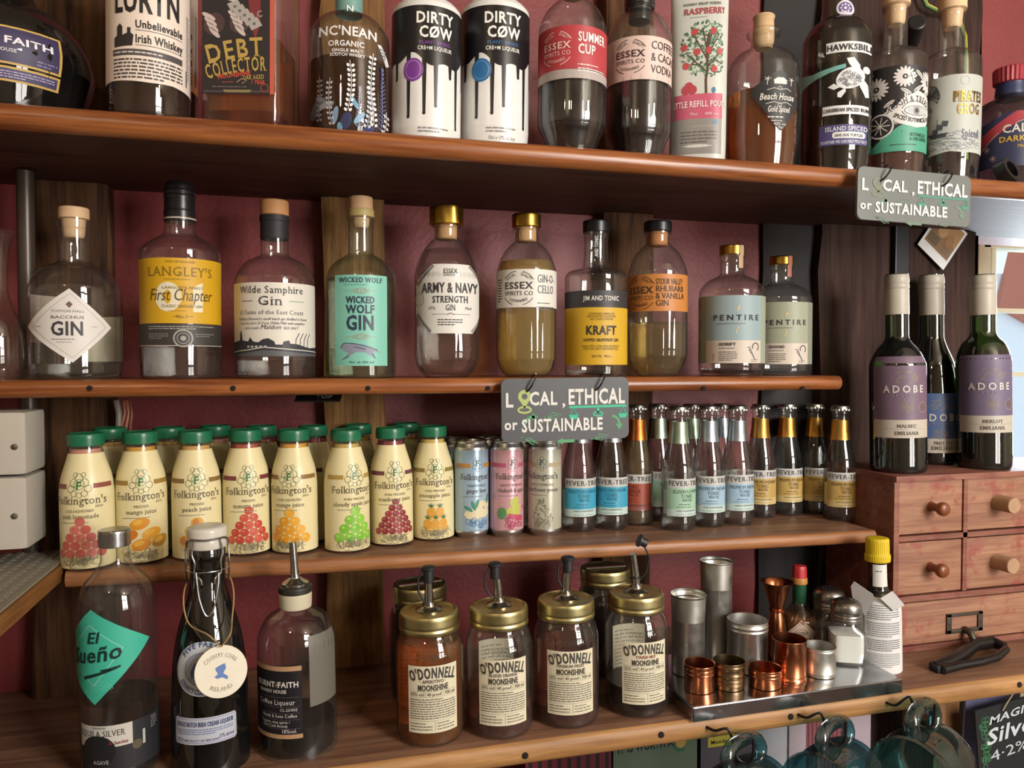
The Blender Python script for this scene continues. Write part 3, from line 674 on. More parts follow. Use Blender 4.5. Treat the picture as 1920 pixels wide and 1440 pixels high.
f.text('RASPBERRY', X + 13, 22, 12, 'b05058', w=80, st='b').text('WONKY FRUIT VODKA', X + 6, 4, 5, '5a5a50', w=70, st='b').para(X - 16, 26, X + 26, 30, 1, 'a8a498').text('LITTLE REFILL POUCH', X + 4, 201, 11, 'eed8d8', w=112, st='b').text('70cl     40% vol', X + 12, 217, 5, 'eed8d8', w=52)
f.line([(X + 14, 176), (X + 13, 150), (X + 16, 130), (X + 14, 90), (X + 18, 60)], 4, '5a4438', 2)
for (a, c) in ((( 14, 135), (-20, 100)), ((15, 128), (42, 95)), ((14, 110), (-10, 60)), ((15, 105), (38, 62)), ((0, 120), (-28, 120)), ((28, 112), (46, 120)), ((14, 90), (6, 50)), ((16, 90), (26, 48))): f.line([(X + a[0], a[1]), (X + c[0], c[1])], 2, '5a4438', 2)
rr = random.Random(3)
for k in range(330):
    a = rr.uniform(0, 2 * PI); q = math.sqrt(rr.random()); x, y = X + 14 + 48 * q * math.cos(a), 90 + 55 * q * math.sin(a)
    if x < X + 48: f.ell(x, y, 3.6, 1.5, rr.choice(['5a8a6a', '4a7a5c', '76a080', '3e5a46']), 1, 6, rr.uniform(0, 3))
for (x, y) in ((-7, 57), (26, 57), (-26, 86), (-3, 96), (18, 94), (40, 96), (-22, 122), (28, 130)): f.ell(X + x, y, 6, 7, 'b8484c', 3, 12)
for (x, y) in ((-22, 168), (-10, 168), (-16, 162)): f.ell(X + x, y, 8, 9, 'b0404c', 2, 12)
f.ell(X + 28, 170, 4, 6, '4a7aa0', 2, 10).ell(X + 32, 230, 5, 5, '5a80a8', 1, 10).line([(X - 10, 238), (X + 34, 236)], 1, 'b0a8a0', 1).para(X - 30, 245, X + 36, 270, 4, '5e5a56', 1)
f.build('pouch_print', lambda x, y: ((x - X) * (b.d - .03) / F, b.zf(y, .022)), pplace, b.o, (.006, .02), .4)
# round rum bottle with kite label and cork
b = Bot('rum_bottle', 1423, .985, Z1, 'round clear rum bottle with natural cork and black kite-shaped label', 'bottle', hw=65, lean=LN1)
b.glass([(38, None), (58, None, 1), (63, 288), (65, 270), (65, 150), (62, 128), (50, 108), (34, 98), (25, 92), (22, 84), (22, 72), (30, 68), (31, 63), (27, 58)], G_CLEAR); b.fill(182, L_AMBER)
b.turn('cork', [(15, 92), (19, 78), (19, 60), (18, 40), (20, 33), (18, 30, 1), (4, 29)], P('c8a880', .85, 0, .25))
f = b.lab(); f.poly([(-21, 172), (-14, 160), (24, 132), (34, 130), (44, 136), (74, 180), (76, 190), (40, 238), (34, 244), (28, 240)], '27262a', 0)
f.lhw = 65; W = 'd8d4cc'; f.text('Beach House', 28, 186, 12, W, w=66, st='I').text('Gold Spiced', 30, 209, 11, W, w=42, st='I').para(10, 216, 52, 221, 1, W).para(16, 224, 46, 227, 1, W).text('40% vol', 32, 234, 5, W).text('70cl', 33, 240, 4, W)
f.rect(20, 150, 44, 156, W, 2).poly([(18, 150), (46, 150), (38, 144), (26, 144)], W, 2)
for x in (8, 54):
    f.line([(x, 158), (x + 1, 146)], 1.2, W, 2)
    for a in range(5): f.line([(x + 1, 146), (x + 1 + 6 * math.cos(a * 1.25), 146 + 4 * math.sin(a * 1.25))], 1, W, 2)
f.line([(8, 168), (20, 164), (31, 167), (44, 164), (54, 168)], 1, W, 2).line([(6, 194), (20, 190), (31, 193), (44, 190), (56, 194)], 1, W, 2).ring(31, 164, 3, .8, W, 2).ring(31, 196, 3, .8, W, 2)
for i, (V, T, c, l) in enumerate(f.it): f.it[i] = ([(x + 1423, y) for x, y in V], T, c, l)
b.wrap(f, raw=True)
# turtle bottle
b = Bot('rum_bottle', 1560, .985, Z1, 'tall dark rum bottle printed with a white sea turtle', 'bottle', hw=61, lean=LN1)
b.glass([(35, None), (56, None, 1), (60, 296), (61, 285), (61, 95), (57, 70), (44, 50), (30, 40), (28, 34), (28, -70)], glass('smoky_glass', 'a09a92', '2c2a28', refl=1.2, painted_dust_haze=.01)); b.fill(132, D_DARK)
b.turn('stopper', [(30, -66), (30, -70, 1), (30, -100, 1), (20, -102)], BLK)
f = b.lab(); W = 'd8d8d8'; X = 1560
f.poly([(1500, 118), (1520, 128), (1545, 124), (1575, 118), (1575, 126), (1550, 132), (1525, 140), (1500, 152)], '6fa8a4', 0).poly([(1500, 118), (1520, 128), (1545, 124), (1545, 134), (1525, 140), (1500, 152)], '7ab4ae', 1)
f.rect(1542, 76, 1617, 96, W, 0).text('HAWKSBILL', 1582, 92, 11, INK, w=78, st='b')
f.ell(1583, 145, 25, 19, W, 1, 22, -.5).poly([(1576, 108), (1588, 106), (1598, 120), (1600, 136), (1590, 132), (1580, 118)], W, 1).poly([(1598, 140), (1612, 156), (1614, 178), (1608, 180), (1598, 160)], W, 1).poly([(1546, 160), (1556, 154), (1566, 162), (1556, 166)], W, 1).poly([(1562, 172), (1574, 164), (1576, 170), (1568, 182), (1562, 180)], W, 1).ell(1609, 128, 6, 7, W, 1, 12)
rr = random.Random(5)
for k in range(70):
    a = rr.uniform(0, 2 * PI); q = math.sqrt(rr.random()) * .92; f.ring(1582 + 19 * q * math.cos(a), 146 + 15 * q * math.sin(a), rr.uniform(1.4, 3), .6, '5a5a60', 2, n=7)
f.rect(1538, 196, 1614, 213, W, 0).text('CARIBBEAN SPICED RUM', 1577, 208, 6.5, INK, w=76, st='b')
f.rect(1533, 232, 1612, 270, '4a4678', 0).text('ISLAND SPICED', 1578, 244, 8, 'd0d0e0', w=70, st='b').poly([(1555, 249), (1558, 246), (1606, 246), (1609, 249), (1609, 255), (1606, 258), (1558, 258), (1555, 255)], W, 2).text('SAVE OUR TURTLES', 1582, 255, 5, INK, w=46, st='b', lay=3).text('TOGETHER WE CAN HELP PROTECT', 1574, 267, 5, 'd0d0e0', w=76, st='b')
b.wrap(f, 'print', cv=.01)
f = b.lab(28); f.ell(1572, 14, 15, 15, 'cfc8d4', 0).ell(1572, 14, 11.5, 11.5, '5a4880', 1)
for k in range(8): f.ell(1572 + 7 * math.cos(k * .785), 14 + 7 * math.sin(k * .785), 1.8, 1.8, 'cfc8d4', 2, 8)
f.ell(1572, 14, 2.5, 2.5, 'cfc8d4', 2, 8); b.wrap(f, 'neck_seal', cv=.006)
# flower-print bottle
b = Bot('rum_bottle', 1667, .99, Z1, 'clear bottle with black and white flower label and green corner', 'bottle', hw=55, lean=LN1)
b.glass([(32, None), (50, None, 1), (54, 300), (55, 290), (55, 128), (50, 110), (36, 99), (22, 94), (20.5, 88), (20.5, 22), (23, 20, 1), (23, 12)], G_CLEAR); b.fill(260, L_ROSE)
b.turn('stopper', [(13, 47), (16, 40), (17, 14, 1), (24, 11, 1), (24, -14, 1), (18, -16)], WOODCAP)
f = b.lab(); X = 1667; w = 55 * 2.0
f.rect(X - w, 120, X + w, 282, '201d20', 0); rr = random.Random(11); WH = 'd4cfcd'
def flower(x, y, R, n, lay=1):
    for k in range(n):
        a = 2 * PI * k / n; f.ell(x + R * .62 * math.cos(a), y + R * .62 * math.sin(a), R * .4, R * .13, WH, lay, 9, a)
    f.ell(x, y, R * .22, R * .22, '201d20', lay + 1, 10).ell(x, y, R * .1, R * .1, WH, lay + 2, 8)
for (x, y, R) in ((18, 142, 20), (-30, 160, 22), (-82, 140, 20), (-64, 190, 22), (70, 150, 22), (98, 190, 20), (-96, 240, 24)): flower(X + x, y, R, 16)
for k in range(46):
    x, y, a = X + rr.uniform(-w + 6, w - 6), rr.uniform(126, 274), rr.uniform(0, 3); f.ell(x, y, 11, 3.4, WH, 1, 9, a); f.line([(x - 9 * math.cos(a), y - 9 * math.sin(a)), (x + 9 * math.cos(a), y + 9 * math.sin(a))], 1, '201d20', 2)
f.ring(X - 22, 232, 22, 3, WH, 3).ell(X - 22, 232, 21, 21, '2a2629', 2, 20)
for k in range(9): f.line([(X - 22, 232), (X - 22 + 17 * math.cos(k * .7), 232 + 17 * math.sin(k * .7))], 1.6, WH, 3)
f.poly([(X + 8, 236), (X + 30, 226), (X + w, 232), (X + w, 282), (X - 50, 282)], '4a9a80', 3)
f.poly([(X - 12, 213), (X + 16, 182), (X + 44, 168), (X + 70, 176), (X + 92, 205), (X + 66, 232), (X + 40, 238), (X + 8, 230)], WH, 4).text('TRASH & TREASURE', X + 40, 190, 12, INK, w=100, st='s', arc=62, lay=6).text('SPICED BOTANICAL RUM', X + 40, 228, 7.5, INK, w=86, lay=6, arc=-80, st='b')
f.ring(X + 40, 210, 28, 1, INK, 5, 200, 340, ry=22).ring(X + 40, 200, 28, 1, INK, 5, 20, 160, ry=22).ell(X + 40, 206, 22, 9, 'e4e0dc', 5).ring(X + 40, 206, 22, 1, INK, 6, ry=9).ell(X + 40, 206, 7, 7.5, '8a8684', 6).ell(X + 40, 206, 3, 4, INK, 7)
for k in range(16): f.line([(X + 40 + 8 * math.cos(k * .39), 206 + 7 * math.sin(k * .39)), (X + 40 + 18 * math.cos(k * .39), 206 + 8 * math.sin(k * .39))], .7, INK, 6)
f.text('BOTANICALS', X + 28, 254, 6, '1e4a3c', al='l', st='b', w=36, lay=5).text('& DISCARDED', X + 28, 262, 6, '1e4a3c', al='l', st='b', w=40, lay=5).para(X - 4, 268, X + 60, 272, 1, '1e4a3c', 5)
b.wrap(f, raw=True)
# misty seascape bottle
b = Bot('rum_bottle', 1771, .995, Z1, 'clear bottle with grey-green misty ship label and gold lettering', 'bottle', hw=51, lean=LN1)
b.glass([(32, None), (47, None, 1), (50, 306), (51, 296), (51, 132), (47, 114), (36, 103), (24, 98), (21.5, 92), (21.5, 30), (24, 27, 1), (24, 20)], G_CLEAR)
b.turn('stopper', [(13, 53), (16, 46), (18, 22, 1), (24, 20, 1), (24, -2, 1), (18, -3)], WOODCAP)
f = b.lab(); X = 1771; w = 92
f.poly([(X - w, 150), (X - 40, 140), (X, 137), (X + w, 137), (X + w, 286), (X + 20, 284), (X, 281), (X - 40, 288), (X - w, 294)], 'b4b8b2', 0); f.poly([(X - w, 150), (X - 48, 142), (X - 34, 170), (X - 44, 230), (X - 30, 289), (X - w, 294)], '5c7c74', 1)
rr = random.Random(2)
def branch(x, y, a, l, d):
    x2, y2 = x + l * math.cos(a), y + l * math.sin(a); f.line([(x, y), (x2, y2)], max(.5, d * .5), '4a524e', 2)
    if d > 0:
        for k in range(3): branch(x2, y2, a + rr.uniform(-.7, .7), l * .66, d - 1)
branch(X - 66, 190, -.7, 22, 4); branch(X - 66, 180, -.3, 20, 4); branch(X - 66, 205, -.1, 16, 3)
for k in range(130): x, y = X + rr.uniform(-40, 50), rr.uniform(244, 280); f.line([(x, y), (x + 6, y - 2.5), (x + 12, y)], .9, rr.choice(['6a7078', '8a8e96', '50565e', 'c8ccd0']), 2)
for x, y in ((-18, 228), (-10, 222), (-26, 236)): f.poly([(X + x, y), (X + x + 9, y + 2), (X + x + 7, y + 12), (X + x - 2, y + 10)], '4a4e54', 3)
f.poly([(X - 34, 246), (X - 2, 246), (X - 6, 254), (X - 30, 254)], '3e4248', 3).line([(X - 20, 246), (X - 19, 218)], 1, '3e4248', 3)
GD = metal('a08448', .35); f.text('PIRATES', X + 34, 188, 19, GD, w=58, st='S').text('GROG', X + 34, 212, 19, GD, w=46, st='S').text('PIRATES', X + 35, 189, 19, '6a5230', w=58, st='S', lay=1).text('Spiced', X + 38, 256, 15, '6a6c80', w=36, st='S').para(X - 20, 251, X + 18, 254, 1, '5a5c60').ring(X + 24, 149, 8, .8, '9a9e9c', 1)
b.wrap(f, raw=True)
# blue round bottle at the right edge
b = Bot('rum_bottle', 1884, 1.0, Z1, 'squat navy bottle with red diagonal stripe and red ribbed cap, at the right edge', 'bottle', hw=64, lean=LN1)
o = b.glass([(36, None), (58, None, 1), (64, 296), (66, 260), (63, 225), (52, 200), (38, 190), (28, 184), (26, 176)], glass('navy_tinted_glass', '9aa0b0', '2a2c40'))
b.turn('neck_seal', [(26, 186), (26.5, 178), (25, 160), (26, 152)], P('2a3358', .4)); b.turn('cap', [(27, 158), (29, 156), (30, 134), (28, 129, 1), (8, 127)], P('a03440', .5), rf=knurl(26, .03, -1, 1), seg=104)
f = b.lab(); X = 1884; w = 66 * 1.9; NV = '262a4a'
f.poly([(X - w, 240), (X - 40, 222), (X, 205), (X + w, 205), (X + w, 308), (X - w, 308)], NV, 0).poly([(X - 72, 292), (X - 64, 258), (X + 10, 204), (X + 40, 206), (X - 40, 262), (X - 58, 300)], 'a03440', 1).line([(X - 50, 276), (X - 10, 236), (X + 40, 214)], 1, 'c8b89a', 1)
f.text('CALENO', X + 28, 245, 15, 'c8c4b8', w=78, st='b').text('DARK & SPICY', X + 32, 262, 10, 'b8963c', w=96, st='B').text('70cl', X + 18, 274, 5, 'b8963c', st='b')
for x, y in ((-26, 290), (-18, 305), (-36, 272), (40, 288)):
    for k in range(8): f.line([(X + x, y), (X + x + 6 * math.cos(k * PI / 4), y + 6 * math.sin(k * PI / 4))], .8, 'c0a098', 1)
b.wrap(f, raw=True, cv=.01)
# tape roll leaning there, hook knob and earth cable on the post
p = at(1893, 300, .925); M = Matrix.Translation((p.x, .93, Z1 + .0185)) @ Matrix.Rotation(math.radians(68), 4, 'X') @ Matrix.Rotation(math.radians(14), 4, 'Y')
tag(MB().lathe([(.013, -.009), (.019, -.009), (.0195, 0), (.019, .009), (.013, .009), (.013, -.009)], 32, cap=False, M=M).build('tape_roll', P('1a1a1c', .35), None), 'black roll of tape in front of the squat navy bottle', 'tape')
p = at(1697, 70, 1.134); M = Matrix.Translation((p.x - .008, 1.105, p.z - .004)) @ Matrix.Rotation(math.radians(70), 4, 'X') @ Matrix.Rotation(math.radians(-30), 4, 'Y')
tag(MB().lathe([(.010, -.026), (.0135, -.026), (.0145, -.020), (.0145, .024), (.012, .026)], 28, M=M).build('pipe_end', P('1c1a1c', .45), None), 'short black pipe stub sticking out of the upper timber post', 'pipe')
pts = [at(1728, -60, 1.137), at(1726, -12, 1.137), at(1736, 10, 1.135), at(1756, 20, 1.134), at(1778, 22, 1.134), at(1798, 40, 1.134), at(1808, 70, 1.134), at(1810, 115, 1.136), at(1810, 300, 1.138)]
cb = MB().tube([Vector(spt) for spt in pts], .0032, 10); cab = cb.build('earth_cable', P('3e6a34', .45), None); tag(cab, 'green and yellow earth cable looping over the timber post', 'cable')
MB().tube([p + Vector((.0018, -.0024, .001)) for p in pts], .0017, 8).build('yellow_stripe', P('b8a830', .45), cab)
# ---------------------------------------------------------------- gin shelf
Y2 = 1.062
def collar(b, hw, y0, y1, m, name, n=5): return b.turn(name, [(hw * .96, y0), (hw, y0 - 1, 1), (hw, y1 + 2), (hw * .92, y1, 1), (hw * .1, y1)], m)
# white diamond
b = Bot('gin_bottle', 143, Y2, Z2, 'clear gin bottle with white diamond label and pale wood stopper', 'bottle', hw=78)
b.glass([(45, None), (73, None, 1), (77, 702), (78, 690), (78, 560), (74, 535), (58, 510), (38, 498), (28, 492), (26, 484), (26, 432), (29, 429, 1), (29, 411)], G_CLEAR); b.fill(682, L_CLEAR)
b.turn('stopper', [(15, 447), (18, 440), (20, 413, 1), (26, 411, 1), (26, 393), (23, 390, 1), (5, 389)], WOODCAP)
f = b.lab(); f.poly([(134, 540), (200, 612), (138, 680), (69, 612)], 'dcd8d4', 0).line([(135, 549), (191, 612), (138, 671), (77, 612)], 1, 'a8a49e', 1, True)
f.text('GIN', 131, 628, 25, '3a3a40', w=52, st='b').text('BACCHUS', 131, 597, 5.5, '5a5a5e', w=52).text('TUFFON HALL', 132, 585, 4.5, '8a8680', w=52, st='s').para(106, 634, 156, 638, 1, '8a8680').para(114, 640, 146, 643, 1, '8a8680').poly([(128, 570), (134, 564), (139, 570), (134, 577)], '6a5550', 1).para(80, 610, 94, 613, 1, 'a09c98').para(168, 610, 182, 613, 1, 'a09c98')
b.wrap(f)
f = b.lab(); f.rect(60, 585, 130, 678, 'd8d2ba', 0).ell(84, 615, 14, 16, 'c8b438', 1).poly([(60, 676), (60, 648), (80, 640), (100, 652), (128, 645), (128, 678)], '6a8a7a', 1).rect(158, 545, 215, 640, 'b8a89c', 0).rect(158, 590, 215, 618, '9a4a44', 1)
b.wrap(f, 'back_label', back=PI, off=.0006)
# yellow label
b = Bot('gin_bottle', 341, Y2, Z2, 'tall gin bottle with yellow label above a black band and black screw cap', 'bottle', hw=70)
b.glass([(45, None), (67, None, 1), (70, 702), (70, 560), (71, 484), (68, 470), (52, 455), (34, 444), (28, 436), (27, 425), (27, 412)], G_CLEAR); b.fill(640, L_CLEAR)
b.turn('screw_cap', [(27, 418), (28, 417, 1), (28, 398), (27, 396), (27, 372), (28, 370), (27, 366), (28, 362), (27, 358), (26, 350), (23, 344, 1), (4, 343)], P('201e20', .3)); b.turn('cap_stripe', [(28.3, 414), (28.3, 411)], P('b8b0a0', .3), cap=False)
f = b.lab(); X = 341; f.rect(X - 112, 483, X + 112, 606, 'd2a41c', 0).rect(X - 112, 607, X + 112, 646, '3a3836', 0)
f.text("LANGLEY'S", X + 0, 517, 17, '8a6a1c', w=118, st='s').text('MADE IN ENGLAND', X, 492, 4, '9a7a20', w=50, st='s').para(X - 28, 521, X + 36, 525, 1, '9a7a20')
f.ell(X - 22, 556, 23, 28, 'e4dcc0', 1, 26).ell(X - 22, 556, 6, 13, 'd2a41c', 2, 20).poly([(X + 28, 532), (X + 38, 528), (X + 38, 584), (X + 20, 584), (X + 20, 540)], 'e4dcc0', 1)
f.text('First Chapter', X, 563, 22, '5a4a1c', w=112, st='i').text("LANGLEY'S FINEST", X + 4, 541, 4.5, '6a5a20', w=70, st='s').text('CLASSIC ENGLISH GIN', X + 2, 576, 5, '6a5a20', w=70, st='s').para(X - 22, 581, X + 22, 584, 1, '9a7a20').text('No.1', X + 2, 596, 6, '6a5a20', st='s').line([(X - 14, 593), (X - 6, 593)], 1, '6a5a20').line([(X + 12, 593), (X + 20, 593)], 1, '6a5a20')
f.para(X - 60, 610, X + 62, 618, 2, 'a8a49c').para(X - 60, 624, X - 22, 636, 3, '8a8680').para(X + 24, 624, X + 62, 632, 2, '8a8680').ell(X + 3, 634, 17, 17, 'a09c94', 1).ell(X + 3, 634, 14, 14, '3a3836', 2).ring(X + 3, 634, 10, 1.2, 'a09c94', 3).ell(X + 3, 634, 5, 5, 'a09c94', 3, 8).line([(X - 112, 648), (X + 112, 648)], 1.5, 'b8b4aa', 1)
b.wrap(f, raw=True)
# white label with landscape
b = Bot('gin_bottle', 517, Y2, Z2, 'clear gin bottle with white label over a black town silhouette', 'bottle', hw=72)
b.glass([(45, None), (69, None, 1), (72, 702), (72, 545), (68, 518), (54, 496), (36, 485), (27, 480), (25, 472), (25, 410)], G_CLEAR); b.fill(676, L_CLEAR)
b.turn('neck_sleeve', [(25.4, 450), (25.6, 449), (25.6, 418), (26.6, 416), (26.6, 406)], P('242226', .6), cap=False); b.turn('stopper', [(24, 406), (26, 404, 1), (26, 380), (24, 377, 1), (4, 376)], P('c08a58', .6, 0, .12))
f = b.lab(); X = 517; K = '3a3a40'; f.rect(X - 105, 529, X + 105, 668, 'dcd8ce', 0)
f.text('Wilde Samphire', X - 8, 549, 13, K, w=122, st='s').text('Gin', X - 8, 572, 17, K, w=44, st='s').rect(X - 64, 563, X - 40, 565, '7a7a7c', 1).rect(X + 24, 563, X + 54, 565, '9aaaa4', 1).text('A Taste of the East Coast', X - 8, 589, 8, '7a7a80', w=122, st='s')
f.text("Wibblers Brewery's small batch gin distilled in Essex", X - 6, 600, 5, '5a5a60', w=134).text('from the wort of Oscar Wilde Mild with samphire', X - 6, 608, 5, '5a5a60', w=124).text('and a touch', X - 42, 617, 5, '5a5a60', w=28).text('Maldon', X - 8, 617, 8, '4a4a50', w=36, st='i').text('SEA SALT', X + 28, 617, 5, '5a5a60', w=28)
f.poly([(X - 105, 668), (X - 105, 642), (X - 72, 638), (X - 71, 625), (X - 68, 618), (X - 66, 626), (X - 64, 638), (X - 50, 640), (X - 46, 632), (X - 40, 640), (X - 30, 642), (X - 22, 636), (X - 12, 634), (X - 2, 640), (X, 646), (X + 12, 646), (X + 14, 640), (X + 24, 638), (X + 26, 644), (X + 40, 645), (X + 58, 650), (X + 70, 652), (X + 105, 650), (X + 105, 668)], '2e3038', 1)
f.poly([(X - 105, 668), (X - 60, 662), (X - 20, 656), (X + 30, 660), (X + 105, 664), (X + 105, 668)], '5a5c60', 2).line([(X - 105, 660), (X - 50, 656), (X - 20, 651), (X + 40, 656), (X + 105, 660)], 2, 'c8c6be', 2)
for k in range(4): f.line([(X + 36 + 9 * k, 654), (X + 37 + 9 * k, 636), (X + 44 + 9 * k, 624)], 1.6, '3a3c44', 1)
for k in range(5): f.rect(X - 52 + 8 * k, 648, X - 47 + 8 * k, 652, 'b8b6ae', 2)
b.wrap(f, raw=True)
# teal label
b = Bot('gin_bottle', 678, Y2, Z2, 'clear gin bottle with turquoise label showing a running wolf', 'bottle', hw=64)
b.glass([(40, None), (61, None, 1), (64, 702), (64, 540), (62, 516), (50, 496), (34, 484), (25, 478), (23, 468), (23, 418), (24.5, 415, 1), (24.5, 408)], G_GREEN); b.fill(524, L_GREEN)
b.turn('stopper', [(12, 428), (15, 422), (16, 410, 1), (24, 408, 1), (24, 394), (22.5, 393, 1), (22.5, 373), (20, 370, 1), (4, 369)], P('d0a880', .6, 0, .1))
b.turn('gold_collar', [(24.2, 408), (24.8, 405), (24.8, 397), (24, 394)], P('b8a468', .5), cap=False)
f = b.lab(); X = 678; N = '2a3850'
f.rect(632, 515, 724, 686, '7fc4b4', 0); f.text('WICKED WOLF', 678, 529, 9, '3a4a5a', w=76, st='S').para(648, 532, 706, 535, 1, '5a8a84').text('WICKED', 677, 568, 12, N, w=50, st='B').text('WOLF', 677, 587, 15, N, w=50, st='B').text('GIN', 677, 618, 26, N, w=50, st='B')
for yy in (545, 631):
    for k in range(7): f.ring(678 + (k - 3) * 4.2, yy, 6 - abs(k - 3) * 1.2, .9, 'a09a84', 1, n=12)
    f.line([(650, yy), (660, yy)], 1, 'a09a84').line([(696, yy), (706, yy)], 1, 'a09a84')
f.poly([(642, 652), (648, 643), (654, 646), (664, 644), (684, 648), (696, 651), (706, 656), (712, 662), (700, 658), (697, 662), (702, 672), (694, 666), (682, 660), (668, 660), (656, 668), (645, 674), (656, 662), (648, 658)], '8a8ea4', 1).line([(642, 652), (648, 643), (664, 644), (684, 648), (706, 656)], 1.4, N, 2).line([(656, 668), (645, 674)], 1.5, N, 2).line([(697, 662), (702, 672)], 1.5, N, 2).line([(665, 650), (685, 655)], 1.2, N, 2)
f.text('70cl  alc 42% vol', 678, 681, 4, '3a5a60', w=44)
b.wrap(f, rough=.45)
# octagon label
GD2 = metal('b08c3c', .28)
b, f = dome('gin_bottle', 838, Y2, Z2, 60, 710, (448, 540, 424, 387, 22, 31), 'ribbed gin bottle with white eight-sided label and sculpted gold stopper', GD2, CORK, 0, 470, (493, 626), 'dcdad4', 0, 0, None, GE, 0, L_CLEAR, capf=lambda r, z, a: r * (1 + .035 * math.cos(6 * a + 40 * z)))
f.it.clear(); K = '36343a'
f.poly([(812, 494), (882, 494), (906, 530), (908, 590), (884, 625), (808, 625), (782, 588), (783, 532)], 'dcdad4', 0)
for q, wd in ((.965, 1.8), (.93, 1)): f.line([(845 + (x - 845) * q, 560 + (y - 560) * q) for x, y in ((812, 494), (783, 532))], wd, K, 1).line([(845 + (x - 845) * q, 560 + (y - 560) * q) for x, y in ((882, 494), (906, 530))], wd, K, 1).line([(845 + (x - 845) * q, 560 + (y - 560) * q) for x, y in ((908, 590), (884, 625))], wd, K, 1).line([(845 + (x - 845) * q, 560 + (y - 560) * q) for x, y in ((808, 625), (782, 588))], wd, K, 1)
f.text('ESSEX', 845, 512, 9, K, w=26).text('SPIRITS CO', 845, 517, 3.5, K, w=24).text('ARMY & NAVY', 844, 548, 15, K, w=100, st='b', vs=1.2).text('STRENGTH', 845, 567, 12, K, w=64, st='S').text('GIN', 845, 582, 11, K, w=18, st='s').text('57%', 812, 580, 5, K).text('70cl', 876, 580, 5, K).line([(812, 589), (838, 589)], .8, K).line([(852, 589), (880, 589)], .8, K).line([(838, 590), (845, 587), (852, 590)], 1.4, K).para(822, 597, 866, 611, 3, K).ring(789, 560, 8, 1, '9a9898', 1, ry=12)
b.wrap(f)
b, f = dome('gin_liqueur_bottle', 987, Y2, Z2, 56, 710, (454, 526, 428, 401, 21, 27), 'ribbed bottle of cloudy yellow liqueur with white wrap label and gold cap', GD2, CORK, 0, 492, (504, 576), 'dedad2', 0, 0, 978, GE, 0, L_LEMON)
essex(b, f, 987 - 15, 540, .95, K, ['GIN-O-', 'CELLO'], 987 + 20, 529, 15, [40, 38], '6a7078', st='r'); f.para(987 - 66, 520, 987 - 52, 566, 9, K); b.wrap(f, raw=True)
b, f = dome('gin_bottle', 1232, Y2, Z2, 55, 704, (458, 530, 436, 415, 21, 26), 'ribbed pale gin bottle with orange wrap label and black cap', BLK, P('b87a48', .7, 0, .2), 0, 606, (513, 583), 'c07c3c', 0, 0, 1225, GE, 0, L_PALE)
essex(b, f, 1232 - 34, 548, .95, '4a3420', ['STOUR VALLEY', 'RHUBARB', '& VANILLA', 'GIN'], 1232 - 3, 533, 11, [54, 56, 58, 24], '3a2c20', st='r', lead=1.22, sub=False); b.wrap(f, raw=True)
# black over yellow label
b = Bot('gin_bottle', 1117, 1.058, Z2, 'clear gin bottle with black band over a large yellow label and black tape strip', 'bottle', hw=58)
b.glass([(40, None), (56, None, 1), (58, 698), (58, 528), (56, 516), (48, 509), (30, 506, ), (25, 500), (22.5, 480), (22, 450), (23, 440), (23, 433)], G_CLEAR); b.fill(694, L_CLEAR)
collar(b, 25, 437, 415, BLK, 'cap')
f = b.lab(); X = 1117; f.rect(X - 90, 544, X + 90, 576, '333236', 0).rect(X - 90, 576, X + 90, 684, 'cda428', 0)
f.text('JIM AND TONIC', X + 11, 563, 8.5, 'd8d6d0', w=68, st='b').text('KRAFT', X + 11, 627, 16, '33302a', w=57, st='B').text('HOPPED GRAPEFRUIT GIN', X + 11, 640, 5.5, '4a4226', w=66, st='b').text('SUSTAINABLE URBAN GIN', X + 11, 590, 4, '6a5a22', w=48).text('HANDCRAFTED IN ELEPHANT', X + 11, 595, 4, '6a5a22', w=54).text('AND CASTLE, LONDON', X + 11, 600, 4, '6a5a22', w=42).text('MADE WITH CITRA AND HALLERTAU', X + 11, 651, 4, '6a5a22', w=70).text('HOPS AND ZESTY GRAPEFRUIT PEEL', X + 11, 656, 4, '6a5a22', w=66).text('42% VOL   70CL e', X + 11, 670, 4.5, '4a4226', w=36)
b.wrap(f, raw=True)
f = b.lab(23); f.rect(1112, 434, 1123, 484, '242226', 0).text('AND TONIC', 1120.5, 461, 6, 'd8d6d0', rot=-90 + 180, w=40, st='B'); b.wrap(f, 'seal_strip')
